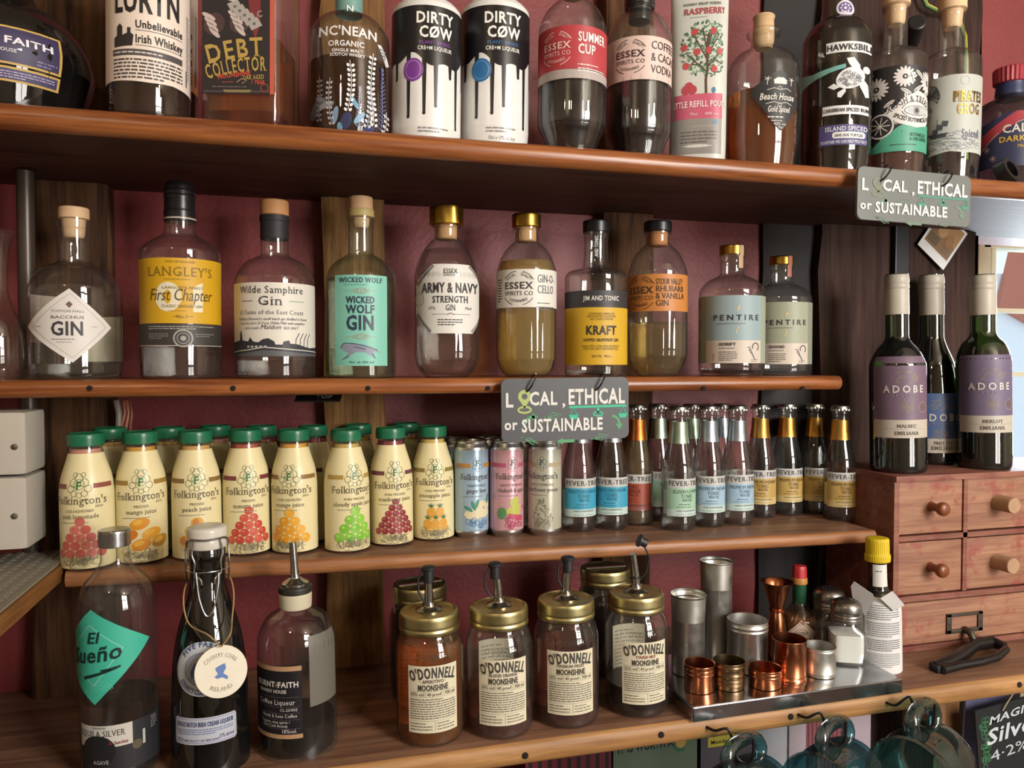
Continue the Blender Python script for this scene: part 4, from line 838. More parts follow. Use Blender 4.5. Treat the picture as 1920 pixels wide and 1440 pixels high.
# two flat-shouldered non-alcoholic bottles
def pentire(xc, Y, hw, face, c1, c2, nm_, strip, label):
    q = hw / 60; b = Bot('botanical_spirit_bottle', xc, Y, Z2, label, 'bottle', 'flat-shouldered botanical bottles with gold caps', hw=hw, face=face)
    yb = 704; Yv = lambda y: yb + (y - yb) * q
    b.glass([(38 * q, None), (55 * q, None, 1), (59 * q, Yv(696)), (60 * q, Yv(684)), (60 * q, Yv(560)), (57 * q, Yv(542)), (44 * q, Yv(527)), (28 * q, Yv(519)), (21.5 * q, Yv(512)), (21 * q, Yv(490)), (23 * q, Yv(486), 1), (23 * q, Yv(478))], G_CLEAR); b.fill(Yv(690), L_CLEAR)
    collar(b, 23.5 * q, Yv(479), Yv(461), GD2, 'cap')
    f = b.lab(); X = xc; S = lambda x: X + x * q; K = '33363c'
    f.rect(S(-50), Yv(553), S(60), Yv(638), c1, 0).rect(S(-50), Yv(638), S(60), Yv(681), 'c8bdb0', 0).rect(S(60), Yv(553), S(110), Yv(681), c2, 0).rect(S(-100), Yv(553), S(-50), Yv(681), c2, 0)
    f.text('PENTIRE', S(10), Yv(600), 10 * q, K, w=86 * q, st='b', sp=.25).para(S(-26), Yv(605), S(46), Yv(608), 1, '5a6068').poly([(S(8), Yv(585)), (S(14), Yv(564)), (S(12), Yv(576)), (S(16), Yv(575))], 'd0b888', 2).poly([(S(6), Yv(624)), (S(8), Yv(624)), (S(12), Yv(612)), (S(10), Yv(612))], 'd0b888', 2)
    f.text(nm_, S(-22), Yv(648), 5.5 * q, K, al='l', w=30 * q, st='b').para(S(-22), Yv(651), S(18), Yv(655), 1, '7a7068').para(S(-22), Yv(658), S(10), Yv(677), 5, '6a645c').para(S(-34), Yv(662), S(-31), Yv(677), 5, '6a645c')
    for k in range(5): f.line([(S(28 + 3 * k), Yv(652 + 4 * k)), (S(34 + 2 * k), Yv(650 + 5 * k)), (S(33 + 3 * k), Yv(658 + 4 * k))], 1.6 * q, '4a5258', 2)
    f.ring(S(46), Yv(650), 7 * q, 2 * q, '4a5258', 2, 150, 420).para(S(36), Yv(673), S(52), Yv(679), 2, '7a7068')
    for k in range(3): f.rect(S(-72), Yv(556 + 40 * k), S(-70), Yv(574 + 40 * k), '3a3c3a', 1)
    f.para(S(-98), Yv(560), S(-82), Yv(584), 5, '5a5c58')
    b.wrap(f, raw=True)
    f = b.lab(23.5 * q); f.rect(S(14), Yv(459), S(24), Yv(478), strip, 0).rect(S(12), Yv(478), S(22), Yv(502), strip, 0); r_ = b.R; b.R = lambda z: 24 * q * b.k; b.wrap(f, 'seal_strip', raw=True, off=.0005); b.R = r_
pentire(1371, Y2, 60, 1380, '8fa3a8', '9aa090', 'ADRIFT', 'b89878', 'flat-shouldered botanical bottle with pale blue label and gold cap')
pentire(1463, 1.098, 55, 1473, '9a9f8a', '8a8e80', 'SEAWARD', 'c07a68', 'flat-shouldered botanical bottle with sage green label, behind the pale blue one')
# clear carafes at the left edge
b = Bot('glass_carafe', -4, 1.06, Z2, 'round clear glass carafe cut off by the left edge', 'carafe', hw=46)
b.glass([(28, None), (38, None, 1), (46, 690), (48, 660), (42, 615), (26, 575), (18, 540), (20, 470), (30, 436), (33, 432)], G_CLEAR, cap=False)
# conduit pipe by the left post
tag(MB().lathe([(.010, -.24), (.010, Z1 - .03)], 16, c=(at(50, 500, 1.09).x, 1.09, 0)).build('conduit_pipe', P('4a4038', .35, .3), None), 'dark vertical conduit pipe beside the left timber post', 'pipe')
# ---------------------------------------------------------------- juice shelf
def stand(px, py, r, zfun):
    """axis position of a round thing whose front foot shows at this pixel"""
    z = zfun(at(px, py, 1.05).x) if callable(zfun) else zfun
    p = onz(px, py, z); n = Vector((p.x, p.y, 0)).normalized(); return Vector((p.x + n.x * r, p.y + n.y * r, z))
def facing(p, s): return -math.atan2(p.x, p.y) + math.asin(s)
def freeY(px, Y, r, top=None):
    """first free place at or behind Y on this line of sight"""
    oth = [(o.location.x, o.location.y, {'juice_bottle': .0296, 'drink_can': .025, 'tonic_bottle': .0272}[o.name.split('.')[0]]) for o in col.objects if o.name.split('.')[0] in ('juice_bottle', 'drink_can', 'tonic_bottle') and o.parent is None and o.location.y > .5]
    while Y < YW - r - .002:
        q = at(px, 850, Y)
        if all(math.hypot(q.x - x, Y - y) > r + r2 + .0004 for x, y, r2 in oth): break
        Y += .001
    else: return None
    return Y
JP = spl([(.018, 0), (.0258, 0, 1), (.0290, .003), (.0294, .009), (.0294, .084), (.0288, .096), (.027, .110), (.0226, .125), (.0192, .137), (.0178, .144), (.0178, .150)])
JR = interp(JP); LIDG = P('1f6a4a', .3, 0, .05); JCREAM = P('e2d6a8', .35, 0, .02)
def fruit_pile(f, rows, c1, c2, r, y0, tip=None):
    for i in range(rows):
        n = rows - i
        for k in range(n):
            x, y = (k - (n - 1) / 2) * r * 2.05, y0 + i * r * 1.75; f.ell(x, y, r, r, c1 if (k + i) % 3 else c2, 1, 14).ell(x - r * .3, y + r * .3, r * .3, r * .25, tip or c1, 2, 8)
def juice(px, py, s, name_, top, band, f_, body, label, back=False):
    p = stand(px, py, .0294, Z3)
    o = empty('juice_bottle', p, facing(p, s), math.radians(-.5)); tag(o, label, 'bottle', 'juice bottles with green lids')
    MB().lathe(JP, 36, cap=False).build('bottle_glass', G_CLEAR, o)
    MB().lathe([(r * .93, max(z, .003)) for r, z in JP if z < .143], 28).build('juice', P(body, .3), o)
    MB().lathe(spl([(.0188, .146), (.0203, .147, 1), (.0205, .156), (.0195, .1605), (.0175, .1612, 1), (.0165, .1602, 1), (.003, .1602)]), 36, rf=knurl(18, .012, .146, .150)).build('lid', LIDG, o)
    zs_ = [.004 + .134 * k / 22 for k in range(23)]; MB().lathe([(JR(z) + .0003, z) for z in zs_], 36, cap=False).build('sleeve_label', JCREAM, o)
    f = Flat(); GR = '4a6a50'; IN = '6a6450'
    f.text('F', 0, 97, 9, '3a7a50', st='S')
    for (x, y, r) in ((-6.5, 105, 4.6), (6.5, 105, 4.6), (0, 111, 4.6), (-10, 98, 4), (10, 98, 4), (-5, 114, 2.8), (5, 114, 2.8), (-6, 92.5, 3.4), (6, 92.5, 3.4), (0, 90.5, 3), (0, 103, 6)): f.ring(x, y, r, .5, GR, 1, n=16)
    f.text("Folkington's", 0, 80, 9.2, IN, w=64, st='s').text('juices', 22, 75.5, 3.6, '8a8468', w=9, st='s').text(top, 0, 70.5, 3, IN, w=len(top) * 2.5, st='s').text(name_, 0, 63, 5.2, IN, w=len(name_) * 3.3, st='s').para(-24, 57, 24, 59.5, 1, '9a9478')
    f.rect(16, 98, 42, 103.5, band, 1).rect(-42, 98, -16, 103.5, band, 1)
    n0 = len(f.it); f_(f); f.it[n0:] = [([(x * 1.28, 15 + (y - 15) * 1.16) for x, y in V], T, c, l) for V, T, c, l in f.it[n0:]]
    for k in range(34):
        a = random.uniform(-1, 1); f.ring(a * 22, 12 + random.uniform(-4, 6), random.uniform(2, 5.5), .35, '6a6450', 3, random.uniform(0, 180), random.uniform(200, 420), 10)
    for k in range(9): f.line([(-18 + k * 2, 17), (-10 + k * 2.4, 9)], .3, '6a6450', 3).line([(18 - k * 2, 17), (10 - k * 2.4, 9)], .3, '6a6450', 3)
    f.para(-13, 4.5, 13, 6, 1, '8a8468')
    mmwrap(o, f, JR, 'label_print', .35, .031, .0006); return o
def apples(f):
    fruit_pile(f, 4, '7cba3c', '8cc84a', 5.6, 21, 'a8dc70')
def mangos(f):
    for x, y, c in ((-2, 46, 'd8922c'), (-13, 34, 'd07a2c'), (9, 35, 'e0a030'), (-1, 24, 'd8902c'), (18, 26, 'b88a38')): f.ell(x, y, 9.5, 6, c, 1, 18, .3).ell(x - 2, y + 1.5, 5, 3, 'e4b04a', 2, 12, .3)
def pines(f):
    for x, y in ((-9, 23), (0, 23), (9, 23), (-5, 37), (5, 37)):
        f.ell(x, y, 5, 7.5, 'dca648', 1, 16)
        for k in range(4): f.line([(x - 4, y - 5 + k * 3), (x + 4, y - 2 + k * 3)], .4, 'b07a30', 2)
        for k in range(5): f.poly([(x - 1, y + 7), (x + 1, y + 7), (x + (k - 2) * 2.4, y + 13 - abs(k - 2))], '3a7050', 2)
def peaches(f):
    for x, y in ((0, 44), (-6, 35), (6, 35), (-12, 25), (0, 25), (12, 25)): f.ell(x, y, 6, 6, 'd8a448', 1, 14).ell(x - 1.5, y, 3, 4.5, 'c8804a', 2, 12)
pile = lambda n, a, b_, r, t=None: (lambda f: fruit_pile(f, n, a, b_, r, 21, t))
JU = [(167, 1072, -.28, 'pink lemonade', 'OLD-FASHIONED', '8a4a40', pile(5, 'cc6660', 'd87a70', 4.6), 'c88a78', 'green-lidded juice bottle with raspberry-pink fruit pile, leftmost of the front row'),
      (268, 1060, .0, 'mango juice', 'PRESSED', '9a7a3c', mangos, 'd0983c', 'green-lidded juice bottle printed with large orange mangoes'),
      (371, 1053, .02, 'peach juice', 'PRESSED', '8a6a40', peaches, 'd0a058', 'green-lidded juice bottle printed with peaches, behind the swing-top stopper'),
      (464, 1044, .1, 'tomato juice', 'PRESSED', '7a3c40', pile(5, 'c04a3c', 'cc5a48', 4.6, 'd87a68'), 'a84a3c', 'green-lidded juice bottle printed with a pile of red tomatoes'),
      (554, 1041, -.22, 'orange juice', 'PURE SQUEEZED', '8a6a3c', pile(4, 'dc9a2c', 'e4a83c', 5.4, 'ecc060'), 'd89a38', 'green-lidded juice bottle printed with a pile of oranges'),
      (652, 1039, .36, 'cloudy apple juice', 'PURE PRESSED', 'b0904a', apples, 'c8a85c', 'green-lidded juice bottle printed with bright green apples'),
      (735, 1026, .2, 'cranberry juice', 'PURE PRESSED', '6a3a48', pile(6, '8a343c', '9a4048', 3.9, 'b06a6c'), '8a3440', 'green-lidded juice bottle printed with dark red cranberries'),
      (813, 1016, .12, 'pineapple juice', 'PURE PRESSED', '8a7a40', pines, 'd4b45c', 'green-lidded juice bottle printed with pineapples, rightmost of the front row')]
protos = [juice(*a) for a in JU]
BK = ['directly behind the pink-fruit one', 'behind the mango one', 'behind the peach one', 'behind the tomato one', 'behind the orange one', 'behind the green-apple one', 'behind the cranberry one']
for i, (px, t) in enumerate(zip((208, 318, 405, 492, 588, 672, 762), BK)):
    z = Z3(0); src = protos[(i * 3 + 2) % 8]; Yb = max(o.location.y for o in protos[i:i + 2]) + .062; Yb = freeY(px, Yb, .0296) or 1.158; q = at(px, 850, Yb); c = copy_tree(src)
    c.location = (q.x, Yb, Z3(q.x)); c.rotation_euler.z = facing(c.location, random.choice((-.8, .7, -.6))); c['label'] = 'shaded green-lidded juice bottle in the back row, ' + t
# slim cans
CP = spl([(.018, .0015), (.0205, 0), (.0215, .002), (.0245, .007, 1), (.0247, .012), (.0247, .117), (.0235, .122), (.0222, .1255), (.0228, .1275), (.0222, .129, 1), (.0213, .128, 1), (.0205, .1255, 1), (.004, .1252)])
CR = interp([p for p in CP if p[1] > .005])
def can(px, py, s, c, band, name_, top, art, label):
    p = stand(px, py, .0235, Z3); o = empty('drink_can', p, facing(p, s)); o.scale = (1, 1, 1.09); tag(o, label, 'can', 'slim drink cans')
    MB().lathe(CP, 40).build('can_body', metal('c4c6c6', .3), o)
    cm = P(c, .28, .2, .03); MB().lathe([(.0249, .010), (.0249, .116), (.0240, .1205)], 40, cap=False).build('printed_sleeve', cm, o)
    f = Flat(); f.text('F', 0, 96, 8, '4a5a58', st='s')
    for (x, y, r) in ((-4, 101, 3), (4, 101, 3), (0, 105, 3), (-5, 95, 2.6), (5, 95, 2.6), (0, 91, 2.4)): f.ring(x, y, r, .4, '6a7674', 1, n=14)
    f.rect(-34, 94, -10, 99.5, band, 1).rect(10, 94, 34, 99.5, band, 1)
    f.text("Folkington's", 0, 78, 8, '5a5658', w=50, st='s').text(top, 0, 69, 3, '5a5658', w=len(top) * 2.2, st='s').text(name_, 0, 61, 5.4, '5a5658', w=len(name_) * 2.8, st='s').para(-20, 55, 20, 57.5, 1, '8a8688')
    art(f); f.para(-12, 10.5, 12, 12, 1, '6a6668'); mmwrap(o, f, CR, 'can_print', .4, .0247, .0005, None); return o
def gingers(f):
    for x, y, rx, ry, r in ((-10, 34, 10, 5.5, .2), (2, 37, 9, 6, -.3), (12, 34, 10, 5.5, .1), (4, 45, 8, 5, .5), (16, 44, 7, 5, -.2), (-4, 30, 14, 4, 0)): f.ell(x, y, rx, ry, 'd8ceac', 1, 16, r)
    for x, y, r in ((-6, 44, 1.9), (-13, 40, 2.6), (18, 52, 1.2), (-1, 46, 1.2)): f.ell(x, y, 7, 2.2, '4a8a72', 2, 10, r)
    for k in range(18): f.ring(random.uniform(-16, 16), random.uniform(16, 26), random.uniform(2, 4), .4, '4a78a4', 2, n=10)
def rhub(f):
    for x, y in ((0, 33), (6, 33), (-5, 36), (3, 41), (8, 40), (0, 47), (5, 50)): f.ell(x, y, 5, 5, 'b8bc5a', 1, 12)
    f.ell(-16, 33, 7, 8, '5a8a5c', 1, 14).poly([(-8, 27), (16, 22), (18, 29), (-6, 33)], 'b84a68', 2).line([(16, 40), (22, 40)], 1.2, 'b84a58', 2).line([(19, 37), (19, 43)], 1.2, 'b84a58', 2)
    for k in range(22): f.ring(random.uniform(-12, 16), random.uniform(15, 25), random.uniform(2, 4), .5, 'a83a5c', 2, n=10)
def elder(f):
    for k in range(60):
        y = random.uniform(26, 52); w = 16 * (1 - (y - 26) / 34); x = random.uniform(-w, w); f.ell(x, y, 1.3, .8, random.choice(['7a7c66', '8a8c78', '6a6c58']), 1, 6, random.uniform(0, 3))
    for k in range(18): f.ring(random.uniform(-13, 13), random.uniform(15, 25), random.uniform(2, 4), .4, '7a786a', 2, n=10)
CN = [(884, 1011, .36, '9fb8cc', 'b8864a', 'ginger beer', 'TRADITIONALLY', gingers, 'pale blue slim can printed with ginger roots'),
      (950, 1009, .36, 'd0a0a8', 'b85a74', 'rhubarb & apple', 'GENTLY SPARKLING', rhub, 'pink slim can printed with rhubarb and apples'),
      (1021, 1007, -.15, 'b8b6a4', 'b0a080', 'elderflower presse', 'GENTLY SPARKLING', elder, 'silver-beige slim can printed with small flowers')]
cans = [can(*a) for a in CN]
for px, src, t in ((848, 0, 'behind and left of the pale blue can'), (918, 1, 'behind the gap of the blue and pink cans'), (985, 2, 'behind the gap of the pink and beige cans')):
    c = copy_tree(cans[src]); Yb = freeY(px, 1.09, .025) or 1.16; q = at(px, 850, Yb); c.location = (q.x, Yb, Z3(q.x)); c.rotation_euler.z += .6; c['label'] = 'slim drink can in the back row, ' + t
# tonic bottles
TP = spl([(.014, .002), (.020, 0), (.0238, .003), (.0252, .010), (.0248, .018), (.0238, .026), (.0240, .030), (.0240, .072), (.0232, .086), (.0200, .102), (.0160, .118), (.0136, .132), (.0126, .146), (.0118, .156), (.0118, .159), (.0130, .161), (.0130, .1665), (.0122, .168)])
TR = interp(TP); CROWN = metal('c0bfb8', .3)
def tonic(px, py, s, kind, label, Yfix=None):
    foil, bc, lc, l1, mid, sub, liqm = {
        'med': ('a8b0b4', '3f9cbc', '2c6c88', 'MEDITERRANEAN', 'TONIC', 'WATER', L_WATER), 'ale': ('b86a34', '9a4a38', '6a3028', 'DRY', 'GINGER', 'ALE', L_GOLD),
        'eld': ('a8b8a4', '9cc0a8', '3a5a4c', 'ELDERFLOWER', 'TONIC', 'WATER', L_WATER), 'ind': ('a4acb8', '9cb8cc', '44607c', 'PREMIUM INDIAN', 'TONIC', 'WATER', L_WATER),
        'gold': ('b88c48', 'b89a58', '5a4624', 'PREMIUM INDIAN', 'TONIC', 'WATER', L_WATER)}[kind]
    Yfix = freeY(px, Yfix or stand(px, py, .0272, Z3).y, .0272)
    if Yfix is None: return None
    q = at(px, 850, Yfix); p = Vector((q.x, Yfix, Z3(q.x)))
    o = empty('tonic_bottle', p, facing(p, s)); o.scale = (1.08, 1.08, 1.095); tag(o, label, 'bottle', 'small mixer bottles with crown caps')
    MB().lathe(TP, 32, cap=False).build('bottle_glass', G_CLEAR, o)
    MB().lathe([(r * .91, max(z, .003)) for r, z in TP if .0005 < z < .128], 24).build('liquid', liqm, o)
    MB().lathe(spl([(.0138, .1655), (.0142, .1665), (.0132, .171), (.0115, .1735), (.002, .1738)]), 63, rf=knurl(21, .05, .165, .169)).build('crown_cap', CROWN, o)
    MB().lathe([(TR(z) + .0003, z) for z in (.122, .128, .134, .14, .146, .152)], 32, cap=False).build('neck_foil', metal(foil, .36, 200, .15), o)
    f = Flat(); f.rect(-30, 22, 30, 74, 'bcbcb8', 0).rect(-30, 32, 30, 61, bc, 1).rect(-30, 22, 30, 32, {'gold': 'c8b078', 'ale': '8a4438'}.get(kind, 'b8ccc8'), 1).rect(-37, 24, -30, 58, {'gold': 'c8b070', 'ale': '8a4438'}.get(kind, 'b0c8c4'), 1)
    f.text('FEVER-TREE', 0, 64.5, 6.6, '3a3438', w=54, st='s').text(l1, 0, 54, 4.6, lc, w=min(46, len(l1) * 3.7), st='s').text(mid, 0, 47.5, 5, lc, w=19, st='s').text(sub, 0, 42.5, 4, lc, w=15, st='s').para(-12, 37, 12, 40, 1, lc).para(-16, 34, 16, 36, 1, lc).text('CRISP & REFRESHING', 0, 28.5, 2, '4a5450', w=32).para(-16, 23.5, 16, 27, 2, '6a7470')
    mmwrap(o, f, TR, 'label', .4, .0245, .0004); return o
TN = [(1085, 999, .34, 'med', 'tonic bottle with bright blue label, next to the beige can'), (1146, 998, .06, 'med', 'tonic bottle with bright blue label under the lower hanging sign'),
      (1194, 986, -.15, 'ale', 'ginger ale bottle with copper-red label and orange neck foil'), (1272, 998, .52, 'eld', 'tonic bottle with pale green label, frontmost of the mixers'),
      (1328, 990, .36, 'ind', 'tonic bottle with pale blue label beside the green-labelled one'), (1382, 986, .5, 'ind', 'tonic bottle with pale blue label beside the gold-foiled ones'),
      (1425, 972, .2, 'gold', 'gold-foiled tonic bottle, leftmost of the four gold ones'), (1475, 967, .5, 'gold', 'gold-foiled tonic bottle, second of the four gold ones'),
      (1527, 965, .55, 'gold', 'gold-foiled tonic bottle, third of the four gold ones'), (1575, 978, .42, 'gold', 'gold-foiled tonic bottle, rightmost beside the small drawers')]
for a in sorted(TN, key=lambda t: -t[1]): tonic(*a)
for px, y, k, l in ((1234, 1.10, 'eld', 'mixer bottle with green-silver foil in the back row, right of the ginger ale'), (1296, 1.10, 'eld', 'mixer bottle with green-silver foil in the back row, right behind the green-labelled tonic'), (1352, 1.10, 'ind', 'mixer bottle with blue-silver foil in the back row, behind the two pale blue ones')):
    o = tonic(px, 960, .8, k, l, y)


pt = at(600, 752, 1.07); o = empty('shelf_tag', (pt.x, 1.07, Z2 - .0225)); o.rotation_euler = (math.radians(-68), 0, math.radians(-12)); tag(o, 'small black tag lettered top, tacked under the gin shelf', 'tag')
MB().box(-.030, .030, -.001, .001, -.022, 0).build('card', P('1e1c1e', .4), o, False)
f = Flat(); f.text('TOP', 8, -16, 9, 'c8c4bc', w=22, st='b'); f.build('lettering', lambda x, y: (x / 1000, y / 1000), lambda u, v, q: (u, -.001 - q, v), o, None)
# ---------------------------------------------------------------- hanging slate signs
def sign(px0, py0, px1, py1, Y, label, slate, pale, hooks, painted_glare, tilt=0):
    a, c = at(px0, py0, Y), at(px1, py1, Y); w, h = c.x - a.x, a.z - c.z
    o = empty('slate_sign', ((a.x + c.x) / 2, Y, c.z)); o.rotation_euler = (0, math.radians(tilt), 0); tag(o, label, 'sign', 'hanging slate signs')
    R = .009; pts = []
    for cx, cz, a0 in ((w / 2 - R, h - R, 0), (-w / 2 + R, h - R, 90), (-w / 2 + R, R, 180), (w / 2 - R, R, 270)):
        for k in range(6): t = math.radians(a0 + 18 * k); pts.append((cx + R * math.cos(t), cz + R * math.sin(t)))
    n = len(pts); v = [(x, -.002, z) for x, z in pts] + [(x, .002, z) for x, z in pts]
    fc = [tuple(range(n))[::-1], tuple(range(n, 2 * n))] + [(i, (i + 1) % n, n + (i + 1) % n, n + i) for i in range(n)]
    mesh('slate_board', v, fc, slate, o, False)
    for k in hooks:
        MB().tube([(-w / 2 + w * k + .007 * math.cos(t), -.002 + .011 * math.sin(t) + .002, h - .006 + .009 * (1 - math.cos(t * .5)) * 0 + .012 * math.cos(t)) for t in (PI * 2 * j / 18 for j in range(16))], .0013, 8).build('wire_ring', BLK, o)
    f = Flat(); f.lay = 1; S = 100 / w                                 # design: sign is 100 wide
    H = 47.5; Sy = 47.5 / h; G1, G2, G3 = pale
    W = 'd8d8d4'
    f.text('L', -44, H - 21, 10, W, st='B', w=6.5).text('CAL', -18, H - 20, 9.5, W, st='B', w=22).text(',', -2, H - 21, 8, W, st='B').text('ETHICAL', 24, H - 20, 11, W, st='B', w=46).text('or', -43, H - 38, 7.5, W, st='B', w=10).text('SUSTAINABLE', -3, H - 40, 9, W, st='B', w=64)
    f.ring(-32.5, H - 13.5, 3.6, 2.8, G1, 2).poly([(-37.2, H - 15), (-32.5, H - 16.4), (-27.8, H - 15), (-32.5, H - 22.5)], G1, 1).ring(-32.5, H - 23.5, 4.8, 1.5, G1, 1, ry=2.2)
    f.rect(2, H - 23.2, 48, H - 21.4, G3, 1)
    for x in (5.5, 45): f.line([(x, H - 23), (x - 2.6, H - 28), (x + 2.6, H - 28)], .9, G3, 1, True).poly([(x - 4, H - 28), (x + 4, H - 28), (x + 2.4, H - 31.5), (x - 2.4, H - 31.5)], G3, 1)
    f.rect(24, H - 27, 26, H - 23, G3, 1).ring(25, H - 28, 3.8, 1.1, G3, 1, ry=1.5)
    f.ring(-26, H - 36, 7, 2.2, G2, 1, 80, 180).poly([(-27, H - 26.2), (-27, H - 31.5), (-22, H - 28.8)], G2, 1).ring(36, H - 36, 6, 2.2, G2, 1, 0, 90).poly([(39, H - 36), (45, H - 36), (42, H - 41)], G2, 1).poly([(-8, H - 48), (-3, H - 45.5), (-3, H - 46.8), (6, H - 46.8), (6, H - 49.2), (-3, H - 49.2), (-3, H - 50.5)], G2, 1)
    for (x, y, r) in ((-10, H - 28.5, .15), (-28, H - 47, -.4), (27, H - 46, .2)):
        f.line([(x - 6 * math.cos(r), y - 6 * math.sin(r)), (x - 1, y + 2.4), (x + 6 * math.cos(r), y + 6 * math.sin(r)), (x + 1, y - 2.4)], .7, G2, 1, True).line([(x - 8 * math.cos(r), y - 8 * math.sin(r)), (x + 3 * math.cos(r), y + 3 * math.sin(r))], .6, G2, 1)
    f.build('chalk_lettering', lambda x, y: (x / S, y / Sy), lambda u, v, q: (u, -.002 - q, v), o, None, .7); return o
sign(940, 709, 1178, 822, .992, 'dark slate sign lettered local, ethical or sustainable, hung from the gin shelf', P('3a3c40', .45, 0, .08), ('a8b870', '5c9a70', '44b894'), (.23, .77), False, -.6)
sign(1606, 313, 1816, 425, .882, 'slate sign with glare painted in as pale grey, lettered local, ethical or sustainable, hung from the topmost shelf', P('6e7270', .28, 0, .06), ('76806a', '6a8270', '4a8a78'), (.23, .77), True, .8)  # window glare painted in: greyed slate and muted greens
# ---------------------------------------------------------------- lowest shelf, left
b = Bot('tequila_bottle', 218, .934, Z4, 'tall clear tequila bottle with turquoise diamond label and silver cap', 'bottle', hw=68, lean=math.radians(-.9))
b.glass([(45, None), (62, None, 1), (67, 1425), (68, 1410), (68, 1150), (66, 1118), (56, 1090), (38, 1070), (28, 1056), (25, 1044), (25, 1020)], G_CLEAR); b.fill(1300, L_CLEAR)
collar(b, 28, 1022, 991, metal('b0b0b4', .25), 'silver_cap')
f = b.lab(); f.xc = 218; X = 218; TQ = '3fb49c'
f.poly([(X - 45, 1143), (X + 60, 1214), (X - 42, 1322), (X - 146, 1236)], TQ, 0).line([(X - 48, 1172), (X + 8, 1218), (X - 42, 1286), (X - 106, 1234)], 1.8, '9ad8c8', 1, True).text('El', X - 42, 1206, 20, '12302c', w=24, st='I', rot=4).text('Sueño', X - 44, 1242, 28, '12302c', w=104, st='I', rot=8)
f.poly([(X - 64, 1270), (X - 2, 1252), (X - 2, 1256), (X - 62, 1276)], '12302c', 2).poly([(X - 30, 1256), (X + 4, 1250), (X + 4, 1254), (X - 28, 1261)], '12302c', 2)
for k in range(5): f.ring(X - 30, 1300, 6 + 4 * k, .8, '6acab4', 1, 200, 340)
b.wrap(f, raw=True)
f = b.lab(); f.rect(X - 80, 1362, X + 20, 1403, 'c8c4bc', 0).rect(X + 20, 1362, X + 100, 1450, '2a2a2e', 0).rect(X - 80, 1403, X + 20, 1450, '26262a', 0).text('TEQUILA SILVER', X - 38, 1382, 11, '4a4a50', w=92, st='s').text('PREMIUM', X - 36, 1368, 4, '6a6a70').text('A. Sanchez', X - 4, 1398, 6, '8a3c40', w=32, st='I').ell(X - 40, 1410, 32, 30, '1c1c20', 1).text('AGAVE', X - 34, 1434, 7, '9a9a9a', w=28, st='b').rect(X + 38, 1384, X + 43, 1412, 'b8b8b8', 1).para(X + 56, 1366, X + 72, 1390, 5, '8a8a8a').ell(X + 28, 1408, 9, 9, '5a5440', 1)
b.wrap(f, 'lower_label', raw=True)
# swing-top bottle
b = Bot('swing_top_bottle', 389, .925, Z4, 'black swing-top bottle with round blue label and cream tag on string', 'bottle', hw=69, lean=math.radians(-.5))
b.glass([(45, None), (64, None, 1), (69, 1428), (70, 1410), (68, 1300), (64, 1230), (56, 1180), (44, 1140), (34, 1105), (31, 1080), (32, 1050), (33, 1038), (31, 1024)], G_BLACK); b.fill(1060, D_COFFEE)
st = b.turn('ceramic_stopper', [(30, 1026), (34, 1024), (35, 1012), (34, 1008), (36, 1002), (36, 992), (32, 986), (20, 983), (4, 982)], P('cfcac0', .25)); ST = metal('b8b8b8', .25); k_ = b.k
def zz_(y): return b.z(y)
R1 = 37 * k_; wire = MB()
wire.tube(smooth3([(R1, 0, zz_(1088)), (R1 * 1.02, -.004, zz_(1050)), (R1 * .98, -.002, zz_(1020)), (R1 * .9, -.012, zz_(1006)), (.5 * R1, -R1 * .95, zz_(1004)), (0, -R1 * 1.06, zz_(1005)), (-.5 * R1, -R1 * .95, zz_(1004)), (-R1 * .9, -.012, zz_(1006)), (-R1 * .98, -.002, zz_(1020)), (-R1 * 1.02, -.004, zz_(1050)), (-R1, 0, zz_(1088))]), .0011, 8)
for s_ in (-1, 1):
    wire.tube(smooth3([(s_ * R1 * .62, -R1 * .86, zz_(1006)), (s_ * R1 * .72, -R1 * .86, zz_(1030)), (s_ * R1 * .60, -R1 * .92, zz_(1046)), (s_ * R1 * .62, -R1 * .92, zz_(1066)), (s_ * R1 * .35, -R1 * 1.08, zz_(1075)), (s_ * R1 * .3, -R1 * 1.1, zz_(1085))]), .0011, 8)
wire.tube(smooth3([(-.55 * R1, -R1 * 1.05, zz_(1062)), (-.5 * R1, -R1 * 1.12, zz_(1085)), (-.42 * R1, -R1 * 1.16, zz_(1110)), (-.2 * R1, -R1 * 1.2, zz_(1136)), (.02 * R1, -R1 * 1.22, zz_(1142)), (.25 * R1, -R1 * 1.2, zz_(1128)), (.42 * R1, -R1 * 1.16, zz_(1100)), (.5 * R1, -R1 * 1.1, zz_(1080)), (.5 * R1, -R1 * 1.05, zz_(1066))]), .0011, 8)
wire.tube([(R1 * math.sin(t), -R1 * math.cos(t), zz_(1064)) for t in (2 * PI * j / 28 for j in range(28))], .0009, 8, True)
wire.build('wire_bail', ST, b.o)
f = b.lab(); X = 389; BL = '6a7ca4'; f.ell(X - 14, 1258, 56, 50, 'c8ccd4', 0, 40).ring(X - 14, 1258, 53, 1, BL, 1, ry=47, n=36).ell(X - 14, 1258, 34, 30, 'a8b0c4', 1, 32).ring(X - 14, 1258, 34, 1.2, BL, 2, ry=30, n=32)
f.text('FIVE FARMS', X - 14, 1253 - 36, 9, '44547c', w=84, st='b', arc=42).text('COUNTY CORK - IRELAND', X - 14, 1258 + 46, 9, '44547c', w=104, st='b', arc=-52)
f.poly([(X - 36, 1262), (X - 28, 1246), (X - 10, 1248), (X + 4, 1244), (X + 10, 1250), (X + 2, 1258), (X, 1272), (X - 6, 1272), (X - 10, 1262), (X - 26, 1264), (X - 30, 1274), (X - 34, 1274)], '4a6498', 2).para(X - 40, 1272, X + 14, 1280, 3, '7a8cb4')
b.wrap(f, raw=True, cv=.01)
